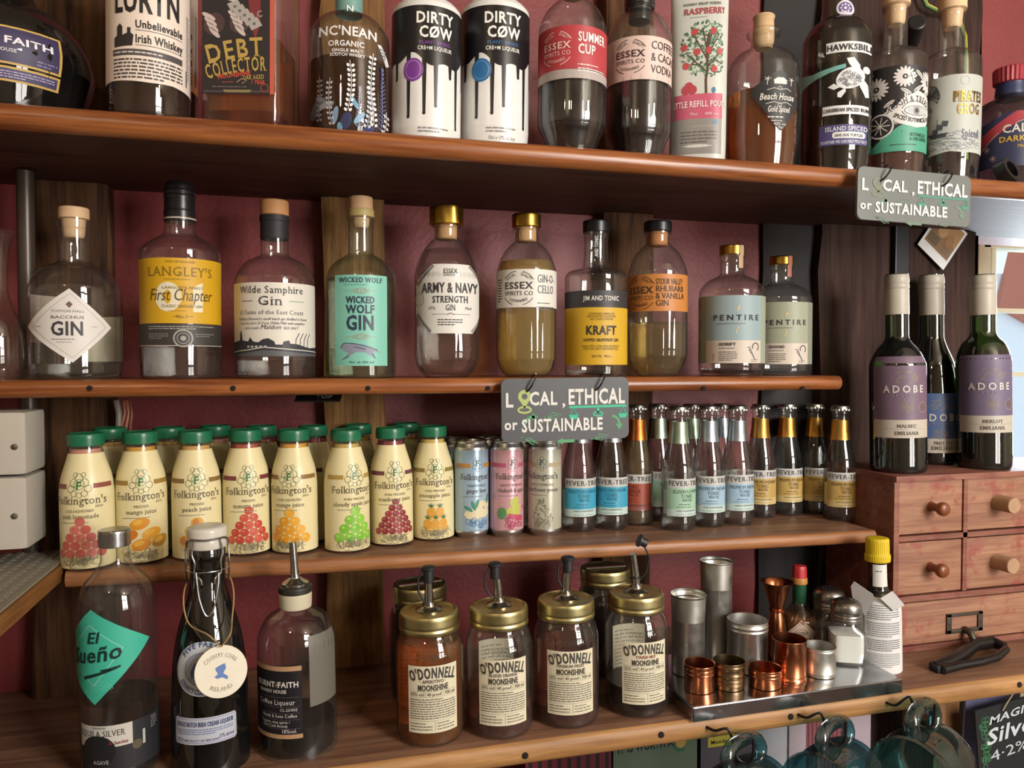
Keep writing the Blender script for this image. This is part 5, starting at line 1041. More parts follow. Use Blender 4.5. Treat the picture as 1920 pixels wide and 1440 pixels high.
f = b.lab(70); f.poly([(X - 72, 1352), (X - 68, 1348), (X + 44, 1348), (X + 48, 1352), (X + 48, 1394), (X + 44, 1398), (X - 68, 1398), (X - 72, 1394)], 'b8bcca', 0).line([(X - 69, 1351), (X + 45, 1351), (X + 45, 1395), (X - 69, 1395)], 1, '6a78a0', 1, True).text('SINGLE BATCH IRISH CREAM LIQUEUR', X - 12, 1364, 8, '44547c', w=106, st='B').para(X - 64, 1368, X + 40, 1380, 3, '6a78a0').text('70cl e', X - 54, 1392, 6, '44547c').text('PRODUCT OF IRELAND', X - 16, 1392, 4, '44547c').text('17% alc/vol', X + 28, 1390, 7, '44547c', w=28)
b.wrap(f, 'lower_label', raw=True)
# its tag on a string (moves with the bottle: parts)
tz = b.z(1230); ty = -.052; tx = 19 * k_
M = Matrix.Translation((tx, ty, tz)) @ Matrix.Rotation(math.radians(74), 4, 'X') @ Matrix.Rotation(math.radians(6), 4, 'Y')
tg = MB().lathe([(.0268, -.0008), (.0272, 0), (.0268, .0008)], 40, M=M).build('round_tag', P('ddd6c4', .5), b.o)
f = Flat(); f.poly([(-6, 4), (-2, 6), (4, 8), (5, 3), (2, -2), (7, -6), (6, -9), (1, -6), (-4, -7), (-7, -5), (-3, -2), (-5, 1)], '4a70b0', 1).text('COUNTY CORK', 0, 15, 4, 'b8b2a0', w=34, arc=20, st='b').text('IRELAND', 0, -20, 4, 'b8b2a0', w=26, arc=-22, st='b')
f.build('tag_print', lambda x, y: (x / 1000, y / 1000), lambda u, v, q: tuple(M @ Vector((u, v, .0008 + q))), tg, None)
pts = [(tx, ty + .001, tz + .0265), (tx - .012, ty - .002, tz + .042), (-R1 * .9, -.030, zz_(1150)), (-R1 * 1.15, -.016, zz_(1112)), (-R1 * .9, .006, zz_(1086)), (0, R1 * .95, zz_(1080)), (R1 * .95, .004, zz_(1084)), (R1 * 1.2, -.014, zz_(1110)), (R1 * 1.08, -.030, zz_(1150)), (tx + .010, ty - .002, tz + .040), (tx + .0005, ty + .001, tz + .0265)]
MB().tube(smooth3(pts), .0009, 6).build('string', P('a08458', .9), b.o)
# brown liqueur bottle with pourer
b = Bot('liqueur_bottle', 555, .935, Z4, 'round-shouldered coffee liqueur bottle with black label and steel pourer', 'bottle', hw=72, lean=math.radians(-.8))
b.glass([(46, None), (66, None, 1), (71, 1398), (72, 1380), (72, 1215), (68, 1180), (55, 1155), (38, 1144), (28, 1138), (26, 1130), (26, 1108)], G_CLEAR); b.fill(1338, D_COFFEE)
b.turn('neck_collar', [(27, 1138), (29, 1136), (30, 1112), (28, 1108)], P('c8c0a8', .5), cap=False)
def pourer(par, x, z, h, tx=0, cap=None, y=0):
    pr = MB().lathe(spl([(.014, 0), (.0155, .001), (.0155, .004), (.011, .007), (.0065, .010), (.006, .014)]), 28, c=(x, y, z)).tube([(x, y, z + .010), (x + tx * .3, y, z + h * .5), (x + tx, y, z + h)], [.0052, .0046, .0042], 14).build('pour_spout', metal('b4b4b6', .18), par)
    return pr
zt = b.z(1108); b.turn('bung', [(29, 1110), (31, 1108, 1), (31, 1100), (28, 1096), (12, 1094)], P('2a2622', .5)); pourer(b.o, 0, b.z(1098), .052, -.002)
f = b.lab(); X = 555; f.rect(X - 102, 1250, X + 8, 1386, '17151a', 0).rect(X - 102, 1250, X + 8, 1259, 'b08a68', 1).rect(X - 102, 1378, X + 8, 1386, 'b08a68', 1); WW = 'cfcac8'
f.text('BURNT', X - 62, 1289, 10, WW, w=44, st='B').text('FAITH', X - 16, 1289, 10, WW, w=38, st='B').text('BRANDY HOUSE', X - 48, 1300, 6, WW, w=58, st='b').text('Coffee Liqueur', X - 42, 1322, 9, WW, w=76, st='s').text('CL-25/002', X - 16, 1334, 5, WW).text('Hands & Sons Coffee', X - 36, 1346, 6, WW, w=70, st='s').text('Cognac, vine spirit /', X - 44, 1357, 5, WW, w=60).text('Dark Cask Brandy', X - 44, 1364, 5, WW, w=52).text('18%vol.', X - 16, 1375, 7, WW, w=28)
for y in (1308, 1326, 1338, 1350, 1367): f.rect(X - 90, y, X + 4, y + .7, '5a585c', 1)
for k in range(8): f.line([(X - 36, 1285), (X - 36 + 6 * math.cos(k * .785), 1285 + 6 * math.sin(k * .785))], 1, '8a8460', 2)
b.wrap(f, raw=True)
f = b.lab(); f.rect(X + 22, 1200, X + 92, 1332, '6a665e', 0); b.wrap(f, 'side_label', raw=True, off=.0002)
# ---------------------------------------------------------------- moonshine jars
JPR = spl([(.026, .001), (.034, 0), (.0385, .003), (.0405, .009), (.0412, .016), (.0412, .100), (.0405, .110), (.0375, .121), (.0345, .127), (.0338, .131), (.0338, .138)]); JRR = interp(JPR)
LIDM = metal('bcb080', .34)
def jar(p, s, flavour, liqm, level, proof, tube_, label, back=False, face=True):
    o = empty('moonshine_jar', p, facing(p, s), math.radians(-.7)); tag(o, label, 'jar', 'screw-lidded moonshine jars')
    MB().lathe(JPR, 44, cap=False).build('jar_glass', G_CLEAR, o)
    MB().lathe([(r * .94, max(z, .004)) for r, z in JPR if z < level] + [(JRR(level) * .94, level)], 36).build('liquid', liqm, o)
    lid = MB().lathe(spl([(.0352, .130), (.0362, .131, 1), (.0366, .1345), (.0356, .1375), (.0362, .140), (.0362, .149), (.0350, .1525, 1), (.0318, .1532, 1), (.0305, .1518, 1), (.018, .1520), (.002, .1522)]), 120, rf=knurl(60, .008, .1395, .150)).build('screw_lid', LIDM, o)
    if tube_:
        ang, tl, cap = tube_; c, s_ = math.cos(ang), math.sin(ang)
        MB().lathe(spl([(.0165, .1515), (.0165, .1535), (.0125, .155), (.0085, .1575), (.0075, .162)]), 28).build('spout_base', metal('9a9488', .25), lid)
        h = .044; MB().tube([(0, 0, .158), (tl * .2, 0, .158 + h * .4), (tl, -.001, .158 + h)], [.0058, .0052, .0046], 14).build('pour_spout', metal('b0b0b2', .15), lid)
        tp = Vector((tl, -.001, .158 + h)); RB = P('202024', .5)
        if cap == 'on':
            MB().lathe(spl([(.0060, -.016), (.0064, -.015), (.0062, -.001), (.0088, 0), (.0090, .0025), (.006, .0045), (.001, .005)]), 20, c=tuple(tp)).build('rubber_cap', RB, lid)
            MB().tube([tp + Vector((-.007, 0, -.001)), tp + Vector((-.0125, 0, -.010)), tp + Vector((-.0125, 0, -.026)), tp + Vector((-.005, 0, -.040))], .0013, 8).build('cap_strap', RB, lid)
        elif cap == 'off':
            q = tp + Vector((.010, .0, .017)); Mx = Matrix.Translation(q) @ Matrix.Rotation(math.radians(-65), 4, 'Y')
            MB().lathe(spl([(.0055, -.009), (.0060, -.008), (.0060, -.001), (.0084, 0), (.0085, .0024), (.001, .004)]), 20, M=Mx).build('rubber_cap', RB, lid)
            MB().tube([q + Vector((.004, 0, -.004)), q + Vector((.012, 0, -.022)), q + Vector((.008, 0, -.042)), tp + Vector((.004, 0, -.040))], .0011, 8).build('cap_strap', RB, lid)
            MB().lathe([(.0068, 0), (.0068, .003)], 18, c=(tl * .25, 0, .170)).build('strap_ring', RB, lid)
    f = Flat(); IK = '3e3c3a'; C1 = 'd6ceb4'
    if face:
        f.rect(-31, 20, 31, 99, C1, 0)
        f.text("O'DONNELL", 0, 85, 12, IK, w=54, st='B', arc=85).text('· ' + flavour + ' ·', 0, 79.0, 3.8, '6a625a' if flavour != 'TOUGH NUT' else '8a4438', w=min(40, 2.6 * len(flavour) + 8), st='b').text('MOONSHINE', 0, 70.2, 6.8, IK, w=36, st='b')
        f.rect(-28, 68.8, 28, 69.1, '6a665c', 1).rect(-28, 62.2, 28, 62.5, '6a665c', 1).text(proof[0] + ' vol', -19, 64, 4, '56524a', w=17).text(proof[1] + ' proof', 1, 64, 3.8, '56524a', w=17).text('700 ml', 20, 64, 4, '56524a', w=14).rect(-9.4, 63, -9.1, 68.4, '6a665c', 1).rect(11.2, 63, 11.5, 68.4, '6a665c', 1)
        f.para(-28, 36, 28, 61, 9, '6e6a60', h=1.25).rect(-28, 34.2, 28, 34.5, '6a665c', 1).rect(1.5, 22, 1.8, 34.2, '6a665c', 1).para(-28, 22.5, -2, 33, 3, '6e6a60', h=1.2).para(4, 22.5, 26, 33, 3, '6e6a60', h=1.2)
        mmwrap(o, f, JRR, 'label', .55, .0412)
    g = Flat(); g.text("O'DONNELL", 0, 106, 6.5, glass('embossed_glass', 'd8dcd8', '8a8e8c', refl=2.2), w=44, st='B'); mmwrap(o, g, JRR, 'embossed_letters', .1, .0412, .0006, .005)
    f = Flat(); f.rect(-24, 24, 24, 96, 'b8b09a', 0).para(-20, 30, 20, 90, 12, '8a8474', 1)
    ob = mmwrap(o, f, lambda z: -JRR(z), 'back_label', .55, -.0412)
    return o
J = [(808, 1406, .10, 'APERITIVO', L_ORANGE, .118, ('20%', '40'), (0, .0, 'on'), 'moonshine jar of orange liquid with gold lid, leftmost of the four front jars'),
     (938, 1392, .12, 'BLOOD ORANGE', L_ROSE, .040, ('20%', '40'), (0, -.004, 'on'), 'nearly empty moonshine jar, second from left, spout cap strapped on'),
     (1063, 1371, .15, 'PASSION FRUIT', L_ROSE, .098, ('20%', '40'), (0, .003, 'on'), 'moonshine jar of reddish liquid, third from left of the front jars'),
     (1194, 1350, .30, 'TOUGH NUT', D_DARK, .038, ('22%', '44'), (0, -.004, 'off'), 'moonshine jar with open steel spout and dangling cap, next to the metal tray')]
for px, py, s, fl, lq, lv, pr, tb, lb in J: jar(stand(px, py, .0405, Z4), s, fl, lq, lv, pr, tb, lb)
for px, py, Y, lb in ((790, 1330, 1.035, 'closed dark moonshine jar standing behind the leftmost jar'), (1136, 1290, 1.045, 'closed dark moonshine jar standing behind the two right jars')):
    q = at(px, py, Y); o = jar(Vector((q.x, Y, Z4)), .3, 'X', D_DARK, .12, ('', ''), None, lb, face=False)
    f = Flat(); f.rect(-30, -5, 30, 5, 'c8c0ac', 0).rect(-30, 1, 30, 5, '8a3a38', 1).para(-24, -4, 24, 0, 2, '6a645c', 2)
    f.build('paper_seal', lambda x, y: (x / 1000, y / 1000), lambda u, v, k: (u, v - .004, .1535 + k), o, None)
    f = Flat(); f.rect(-5, 118, 5, 153, 'c8c0ac', 0); f.build('seal_end', lambda x, y: (x / 1000, y / 1000), lambda u, v, k: (-.0368 - k, -.004 - u, v), o, None)
# ---------------------------------------------------------------- steel tray and bar tools
TZ = Z4 + .019
c0, c1 = onz(1300, 1354, Z4), onz(1690, 1298, Z4)
ux = (c1 - c0).normalized(); ux.z = 0; ux.normalize(); uy = Vector((-ux.y, ux.x, 0)); TL = (c1 - c0).length
tr = empty('metal_tray', (c0.x, c0.y, Z4), math.atan2(ux.y, ux.x)); tag(tr, 'upturned shiny steel tray carrying jiggers and shakers', 'tray')
TD = .168; TS = metal('c0c2c8', .16, 30, .15)
MB().box(0, TL, 0, TD, .0165, .019, .0012).build('tray_top', TS, tr)
MB().box(0, TL, -.0012, .0008, .0005, .0175).build('tray_wall', TS, tr); MB().box(0, TL, TD - .0008, TD + .0012, .0005, .0175).build('tray_wall', TS, tr)
MB().box(-.0012, .0008, 0, TD, .0005, .0175).build('tray_wall', TS, tr); MB().box(TL - .0008, TL + .0012, 0, TD, .0005, .0175).build('tray_wall', TS, tr)
STEEL = metal('d0cec8', .38, 60, .1); COPPER = metal('c07a58', .22, 60, .1); BRONZE = metal('8a7458', .3, 60, .15)
def cup(px, ybase, ytop, hw, m, name, label, rings=(.85,), Y=None, flare=1.0, foot=False):
    """open metal measure: outer wall, rolled lip, inner wall"""
    z0 = TZ + .0003
    if Y: q = at(px, 1200, Y); p = Vector((q.x, Y, z0)); r = hw * depth(q) / F
    else:
        r = .02
        for _ in range(3): p = stand(px, ybase, r, z0); r = hw * depth(p) / F
    h = (at(px, ytop, p.y).z - z0)
    o = empty(name, p, -math.atan2(p.x, p.y)); tag(o, label, 'measure', 'metal spirit measures')
    out = [(r * .9, 0), (r * .97, .0006), (r * .985, .002)]
    for q in sorted(rings): out += [(r * .985, h * q - .002), (r * 1.012, h * q - .001), (r * 1.012, h * q + .0005), (r * .985, h * q + .0015)]
    out += [(r * .985 * flare, h - .0015), (r * 1.02 * flare, h - .0004), (r * 1.01 * flare, h), (r * .97 * flare, h - .0006), (r * .95, h * .5), (r * .93, .004), (r * .2, .0032)]
    if foot: out = [(r * 1.06, 0), (r * 1.06, .002), (r * 1.0, .004)] + out[2:]
    MB().lathe(out, 40).build('cup', m, o); return o
cup(1290, 1250, 1112, 31, STEEL, 'spirit_measure', 'tall steel measure beside the rightmost front jar', (.9,), Y=.965, flare=1.08)
cup(1342, 1240, 1050, 29, STEEL, 'spirit_measure', 'tallest steel measure at the back of the tray', (.96,), Y=1.008, flare=1.06)
cup(1401, 1252, 1160, 37, STEEL, 'spirit_measure', 'wide medium steel measure in the middle of the tray', (.82, .9), Y=.955)
cup(1311, 1303, 1242, 28, COPPER, 'spirit_measure', 'small copper measure at the left front corner of the tray', (.8, .65), flare=1.02)
cup(1366, 1298, 1237, 29, BRONZE, 'spirit_measure', 'small tarnished bronze measure between two copper ones', (.85, .55, .35, .2))
cup(1434, 1296, 1250, 30, COPPER, 'spirit_measure', 'small copper measure right of the bronze one', (.8, .62))
cup(1479, 1281, 1196, 31, COPPER, 'spirit_measure', 'tall copper measure at the front of the tray', (.12, .06), foot=True)
cup(1536, 1274, 1210, 29, STEEL, 'spirit_measure', 'small steel measure beside the salt shaker', (.9, .15))
# double jigger
q = at(1456, 1200, .985); k = depth(q) / F; h = at(1456, 1090, .985).z - TZ
o = empty('jigger', (q.x, .985, TZ), 0); tag(o, 'tall copper double jigger with flared top cup', 'jigger')
MB().lathe([(18 * k, .0003), (18.5 * k, .001), (17 * k, h * .25), (14 * k, h * .5), (11.5 * k, h * .60)], 36).build('lower_cup', COPPER, o)
MB().lathe([(12 * k, h * .595), (14.5 * k, h * .605), (14.5 * k, h * .63), (12 * k, h * .64)], 36).build('waist_ring', COPPER, o)
MB().lathe([(12 * k, h * .635), (18 * k, h * .80), (24 * k, h * .95), (29 * k, h * .99), (29.5 * k, h), (28 * k, h * .995), (22 * k, h * .94), (16 * k, h * .8), (3 * k, h * .66)], 36).build('upper_cup', COPPER, o)
# pepper sauce
b = Bot('sauce_bottle', 1503, 1.018, TZ, 'small pepper sauce bottle with red cap and diamond label', 'bottle', hw=33)
b.glass([(22, None), (30, None, 1), (33, 1256), (33, 1170), (30, 1152), (20, 1138), (13, 1128), (12, 1115), (12, 1088)], glass('sauce_glass', 'f0e4d4', '9a8a78')); b.fill(1150, P('8a6648', .4))
b.turn('neck_foil', [(13, 1131), (12.6, 1128), (12.6, 1094)], P('1a4a34', .35), cap=False); b.turn('neck_ring', [(12, 1094), (14.5, 1092), (14, 1083), (12, 1081)], P('b07a3c', .4)); b.turn('cap', [(13, 1082), (12.5, 1066), (11.5, 1060, 1), (3, 1059)], P('b02c34', .4), rf=knurl(8, .03, -1, 1))
f = b.lab(); f.poly([(1508, 1163), (1532, 1189), (1508, 1222), (1484, 1189)], 'd8ccc0', 0).line([(1508, 1167), (1529, 1189), (1508, 1217), (1487, 1189)], .8, 'a84a40', 1, True).text('McILHENNY CO', 1508, 1190, 6, '4a5a40', w=40, st='s', arc=32).text('TABASCO', 1508, 1204, 8, '2e2a2a', w=36, st='B').ring(1508, 1192, 12, .8, 'b06a60', 1, 200, 340); b.wrap(f)
# shakers
def shaker(px, Y, q, fillm, level, label, ybase, yw):
    b = Bot('shaker', px, Y, TZ, label, 'shaker', 'square glass shakers with steel tops', hw=34 * q); k = b.k * q
    b.o.rotation_euler.z = math.radians(-24)
    def s4(r, z, a): e = 6; return r / ((abs(math.cos(a)) ** e + abs(math.sin(a)) ** e) ** (1 / e)) if z < .046 * q * 1.0 else r
    H = .058 * q
    MB().lathe([(24 * k, .001), (27 * k, .0005), (29 * k, .004), (28.5 * k, H * .3), (29 * k, H * .62), (28 * k, H * .74), (26 * k, H * .84), (23 * k, H * .93), (22 * k, H)], 64, rf=s4, cap=False).build('shaker_glass', G_CLEAR, b.o)
    if fillm: MB().lathe([(24 * k, .004), (25.5 * k, H * .2), (25.5 * k, H * level)], 64, rf=s4).build('contents', fillm, b.o)
    MB().lathe(spl([(24 * k, H * .94), (25.5 * k, H * .95), (25.5 * k, H * 1.02), (24.6 * k, H * 1.04), (25.5 * k, H * 1.08), (24.6 * k, H * 1.12), (26 * k, H * 1.2), (25 * k, H * 1.32), (18 * k, H * 1.42), (3 * k, H * 1.45)]), 40).build('steel_top', metal('9a9894', .3, 60, .3), b.o)
    ho = MB()
    for j in range(12): a = j * 2 * PI / 11; rr = 12 * k if j < 11 else 0; ho.lathe([(1.3 * k, 0), (1.3 * k, .0006)], 8, c=(rr * math.sin(a), rr * math.cos(a), H * 1.435))
    ho.build('shaker_holes', BLK, b.o)
shaker(1592, .942, 1.08, P('d8d8d4', .8, 0, .03), .68, 'salt shaker half full of white salt on the tray', 1260, 0)
shaker(1560, .992, 1.1, P('4a3e34', .8, 0, .3), .5, 'pepper shaker standing behind the salt shaker', 1240, 0)
# bitters bottle in paper
b = Bot('bitters_bottle', 1656, .951, Z4, 'bitters bottle wrapped in printed white paper with yellow cap', 'bottle', hw=39, lean=math.radians(-1.5))
b.glass([(28, None), (36, None, 1), (38, 1256), (38, 1150), (34, 1128), (22, 1108), (17, 1098), (16, 1050)], G_BROWN); b.fill(1100, D_COFFEE)
b.turn('screw_cap', [(20, 1052), (22, 1051), (22.5, 1040), (20.5, 1036), (20.5, 1012), (18, 1008, 1), (3, 1007)], P('d0b41c', .4), rf=knurl(40, .015, -9, 9), seg=120)
pw = b.turn('paper_wrap', [(38.6, 1258), (39.5, 1250), (39.8, 1150), (38, 1132), (34, 1120), (30, 1112)], P('d2d2d2', .7), cap=False)
f = b.lab(40); X = 1656; pr_ = b.pr; b.pr = spl(b.prof([(38.6, 1258), (39.5, 1250), (39.8, 1150), (38, 1132), (34, 1120), (30, 1112)]))
f.para(X - 20, 1136, X + 42, 1164, 7, '6a6a6c', h=1.4).para(X - 20, 1168, X + 42, 1196, 7, '6a6a6c', h=1.4).para(X - 20, 1200, X + 42, 1222, 6, '5a5a5c', h=1.4).para(X - 20, 1226, X + 42, 1252, 8, '7a7a7c', h=1.1).rect(X - 27, 1160, X - 25.5, 1210, '6a6a6c', 1).para(X - 38, 1220, X - 24, 1245, 5, '8a8a8c', h=1)
b.wrap(f, 'paper_print', raw=True); b.pr = pr_
for pts_, nm_ in (([(-46, 1108), (-40, 1098), (-8, 1116), (-6, 1124), (-22, 1160), (-44, 1128)], 'paper_flap'), ([(4, 1122), (24, 1108), (44, 1134), (26, 1146)], 'paper_flap')):
    v = [(x * b.k, -40 * b.k - .003 + abs(x) * b.k * .35, b.zf(y, 40 * b.k)) for x, y in pts_]; n = len(v); v += [(x, y + .0008, z) for x, y, z in v]
    fl = mesh(nm_, v, [tuple(range(n)), tuple(range(n, 2 * n))[::-1]] + [(i, n + i, n + (i + 1) % n, (i + 1) % n) for i in range(n)], P('c4c2c2', .7), b.o)
f = b.lab(17); f.rect(X - 9, 1060, X + 16, 1101, 'd2d2ce', 0).para(X - 4, 1070, X + 12, 1074, 1, '4a4a4c'); b.wrap(f, 'neck_label')
# ---------------------------------------------------------------- little chest of drawers
YC = .985; cz0 = Z4; cl = at(1676, 1000, YC).x; cr_ = 1.28; ct = at(1680, 893, YC).z
CHW = wood('worn_painted_wood', 'aa7e62', '825642', 1.2, 'X', .6, .5, .8, '8e4c40'); CHF = wood('chest_frame_wood', '9a6450', '6e4034', 1.2, 'X', .6, .4, .8, '763a34')
ch = empty('chest_of_drawers', ((cl + cr_) / 2, YC, cz0)); tag(ch, 'small worn red-brown wooden chest of drawers on the lowest shelf', 'drawers'); OX = (cl + cr_) / 2
def X_(px): return at(px, 1000, YC).x - OX
def Zc(py, px=1745): return at(px, py, YC).z - cz0
D0, D1 = 0, .165
xa, xb = cl - OX, cr_ - OX; xd = X_(1810); xd2 = X_(1810) + .112 if False else xd + (X_(1810) - X_(1683))
rows = [(Zc(899), Zc(1001)), (Zc(1014), Zc(1113)), (Zc(1127), .010)]
body = MB().box(xa, xb, D0 - .004, D1, ct - cz0 - .009, ct - cz0, .001).box(xa, xa + .010, D0, D1, 0, ct - cz0 - .009, .001).box(xb - .010, xb, D0, D1, 0, ct - cz0 - .009, .001).box(xa, xb, D1 - .006, D1, 0, ct - cz0 - .009).box(xa + .01, xb - .01, D0, D1 - .006, 0, .009)
body.box(xa + .01, xb - .01, D0, D1 - .006, rows[1][0] + .0015, rows[0][1] - .0015).box(xa + .01, xb - .01, D0, D1 - .006, rows[2][0] + .0015, rows[1][1] - .0015)
xs_ = [xa + .010]
while xs_[-1] < xb - .05: xs_.append(xs_[-1] + (xd - .004 - xa - .010) + .008)
for x in xs_[1:-1]: body.box(x - .008, x, D0, D1 - .006, rows[1][1], rows[0][0])
body.build('carcass', CHF, ch)
KNB = metal('7a4a30', .35); CK = P('a8876a', .85, 0, .25); CKE = P('c8aa88', .85, 0, .2)
for ri, (zt_, zb_) in enumerate(rows[:2]):
    for ci in range(3):
        x0, x1 = xs_[ci], (xs_[ci + 1] - .008 if ci < 2 else xb - .010)
        if x1 > xb - .01: x1 = xb - .010
        d = MB().box(x0 + .0012, x1 - .0012, D0 + .002, D0 + .014, zb_ + .0012, zt_ - .0012, .0012).build('drawer', CHW, ch)
        cx, cz_ = (x0 + x1) / 2, (zb_ + zt_) / 2
        Mk = Matrix.Translation((cx, D0 + .003, cz_)) @ Matrix.Rotation(PI / 2, 4, 'X')
        if ci == 0: MB().lathe(spl([(.0095, 0), (.0075, .002), (.0062, .010), (.0065, .015), (.0095, .019), (.0108, .024), (.0095, .029), (.005, .0315), (.001, .032)]), 28, M=Mk).build('knob', P('7a4226', .35), d)
        else:
            MB().lathe(spl([(.0135, 0), (.0128, .014), (.0125, .030), (.0118, .032, 1), (.002, .0322)]), 24, rf=lambda r, z, a: r * (1 + .02 * math.sin(5 * a) + .015 * math.sin(11 * a)), M=Mk).build('cork_knob', CK, d)
zt_, zb_ = rows[2]; bd = MB().box(xa + .0112, xb - .0112, D0 + .001, D0 + .014, zb_ + .001, zt_ - .001, .0012).build('drawer', CHW, ch)
hx0, hx1, hz1, hz0 = X_(1777), X_(1844), Zc(1155), Zc(1192); IR = metal('5a544c', .5, 90, .4)
MB().box(hx0, hx1, D0 - .002, D0 + .001, hz1 - .005, hz1, .0008).box(hx0, hx1, D0 - .002, D0 + .001, hz0, hz0 + .006, .0008).box(hx0, hx0 + .009, D0 - .002, D0 + .001, hz0, hz1, .0008).box(hx1 - .009, hx1, D0 - .002, D0 + .001, hz0, hz1, .0008).tube([((hx0 + hx1) / 2, D0 - .001, hz0 + .004), ((hx0 + hx1) / 2, D0 - .012, hz0 + .003), ((hx0 + hx1) / 2, D0 - .018, hz0 - .006), ((hx0 + hx1) / 2, D0 - .017, hz0 - .013)], [.006, .0055, .005, .0042], 10).build('label_holder', IR, bd)
for x in (hx0 + .0045, hx1 - .0045): MB().lathe([(.002, 0), (.0018, .001), (.0004, .0014)], 10, M=Matrix.Translation((x, D0 - .002, (hz0 + hz1) / 2)) @ Matrix.Rotation(PI / 2, 4, 'X')).build('screw', IR, bd)
CT = ct + .0005
# wine bottles on the chest
def wine(px, py, hw, prof, s, labc, strip, name_, yl, label):
    b = Bot('wine_bottle', px, py, CT, label, 'bottle', 'wine bottles on the chest of drawers', hw=hw, lean=math.radians(-1.2)); kf = hw
    b.glass([(hw * .6, None), (hw * .94, None, 1)] + prof, G_WINE); b.fill(prof[-3][1] + 36, D_WINE)
    yt = prof[-1][1]
    cw = prof[-1][0]; b.turn('capsule', [(cw + 1, yt + 76), (cw + 1.2, yt + 75, 1), (cw + 1.2, yt + 30), (cw + .6, yt + 28), (cw + 1.6, yt + 26), (cw + 1.6, yt + 20), (cw + .8, yt + 18), (cw + 1.6, yt + 15), (cw + 1, yt + 3), (cw - 2, yt, 1), (3, yt)], P('b4ada0', .45, 0, .05), n=2)
    f = b.lab(); X = px + s * hw; y0, y1, y2 = yl
    f.rect(X - 52, y0, X + 60, y1, labc, 0).rect(X - 50, y1, X + 60, y2, 'b8b0a4', 0)
    hh = y1 - y0; T1 = y0 + hh * .47
    f.text('ADOBE', X + 6, T1 + 12, 13, 'c8c2bc', w=72, st='b', sp=.2).text('ORGANIC', X + 6, T1 + 20, 5, '8a8490', w=46, sp=.3).text(name_, X + 10, y1 + (y2 - y1) * .42, 6, '6a6258', w=34, st='b').text('EMILIANA', X + 10, y2 - 6, 6.5, '5a5248', w=42, st='S').line([(X - 30, y1 + (y2 - y1) * .5), (X + 50, y1 + (y2 - y1) * .5)], .6, '8a8478', 1)
    rr = random.Random(len(name_)); GDW = '8a7c6a'
    for k in range(50):
        a = rr.uniform(0, 2 * PI); q = math.sqrt(rr.random()); x, y = X + 6 + 26 * q * math.cos(a), T1 - 16 + 12 * q * math.sin(a); f.line([(x, y), (x + rr.uniform(3, 7), y - rr.uniform(1, 5))], .7, GDW, 1)
    for k in range(40):
        a = rr.uniform(0, 2 * PI); q = math.sqrt(rr.random()); x, y = X + 8 + 16 * q * math.cos(a), T1 + 38 + 12 * q * math.sin(a); f.ring(x, y, rr.uniform(1, 2.6), .5, GDW, 1, n=8)
    f.ring(X + 42, T1 + 40, 10, 1.2, '9a8468', 1).ell(X + 42, T1 + 40, 6, 6, '6a5a58', 1)
    if name_ == 'MALBEC': f.rect(X - 50, y0 + 8, X - 34, y0 + 18, '5a8a4a', 1)
    f.it = [([(min(max(x, px - 1.5 * hw), px + 1.5 * hw), y) for x, y in V], T, c, l) for V, T, c, l in f.it]
    b.wrap(f, raw=True, cv=.008); return b
wine(1687, 1.035, 49, [(49, 868), (49, 700), (47, 678), (36, 655), (24, 640), (20, 628), (20, 600), (20, 514)], .12, '6e586c', 0, 'MALBEC', (668, 788, 822), 'dark green wine bottle with purple label, nearest the tonic bottles')
wine(1752, 1.106, 44, [(44, 850), (44, 765), (41, 715), (36, 680), (25, 650), (20, 630), (20, 600), (20, 515)], .2, '4a6290', 0, 'PINOT NOIR', (738, 823, 850), 'slope-shouldered wine bottle with blue label between the other two')
wine(1848, 1.031, 46, [(46, 862), (46, 690), (43, 665), (36, 645), (25, 632), (21, 620), (21, 600), (21, 515)], .12, '6a5e78', 0, 'MERLOT', (665, 780, 812), 'wine bottle with purple label nearest the window')
# polaroid pinned to the post
YPo = 1.142; pc = at(1768, 448, YPo); o = empty('instant_photo', (pc.x, YPo, pc.z)); o.rotation_euler = (0, math.radians(38), 0); tag(o, 'tilted instant photograph pinned on the big timber post', 'photo')
MB().box(-.036, .036, 0, .0012, -.043, .043).build('photo_card', P('d8d8d8', .4), o, False)
f = Flat(); f.rect(-31, -26, 31, 38, '8a6c50', 0).poly([(-31, 5), (0, 12), (31, 0), (31, 38), (-31, 38)], 'a8845c', 1).ell(-8, 12, 11, 13, 'b8946c', 2).ell(14, 6, 9, 12, '9a7450', 2).rect(-28, -22, -4, -4, '6a5a48', 2).poly([(4, -24), (30, -20), (26, -6), (8, -8)], '7a6450', 2)
f.build('picture', lambda x, y: (x / 1000, y / 1000), lambda u, v, q: (u, -q, v), o, None, .3)
# bottle opener / black pliers on the shelf
o = empty('bottle_opener', onz(1818, 1250, Z4)); tag(o, 'black-handled metal bottle opener lying in front of the drawers', 'opener'); og = o.location.copy()
def L_(px, py, h=0): p = onz(px, py, Z4) - og; return Vector((p.x, p.y, h))
BK_ = P('141416', .3)
MB().tube([L_(1752, 1258, .006), L_(1775, 1252, .007), L_(1800, 1240, .008), L_(1826, 1222, .010), L_(1858, 1216, .011), L_(1884, 1224, .010)], [.008, .011, .010, .009, .010, .007], 12).build('upper_handle', BK_, o)
MB().tube([L_(1766, 1264, .006), L_(1800, 1255, .006), L_(1836, 1250, .007), L_(1868, 1242, .008), L_(1886, 1228, .009)], [.007, .0065, .006, .0065, .006], 12).build('lower_handle', metal('4a4a4e', .3), o)
MB().box(-.012, .012, -.009, .009, 0, .012, .003).build('jaw', metal('3a3a3c', .4), o).location = L_(1762, 1258, .0)
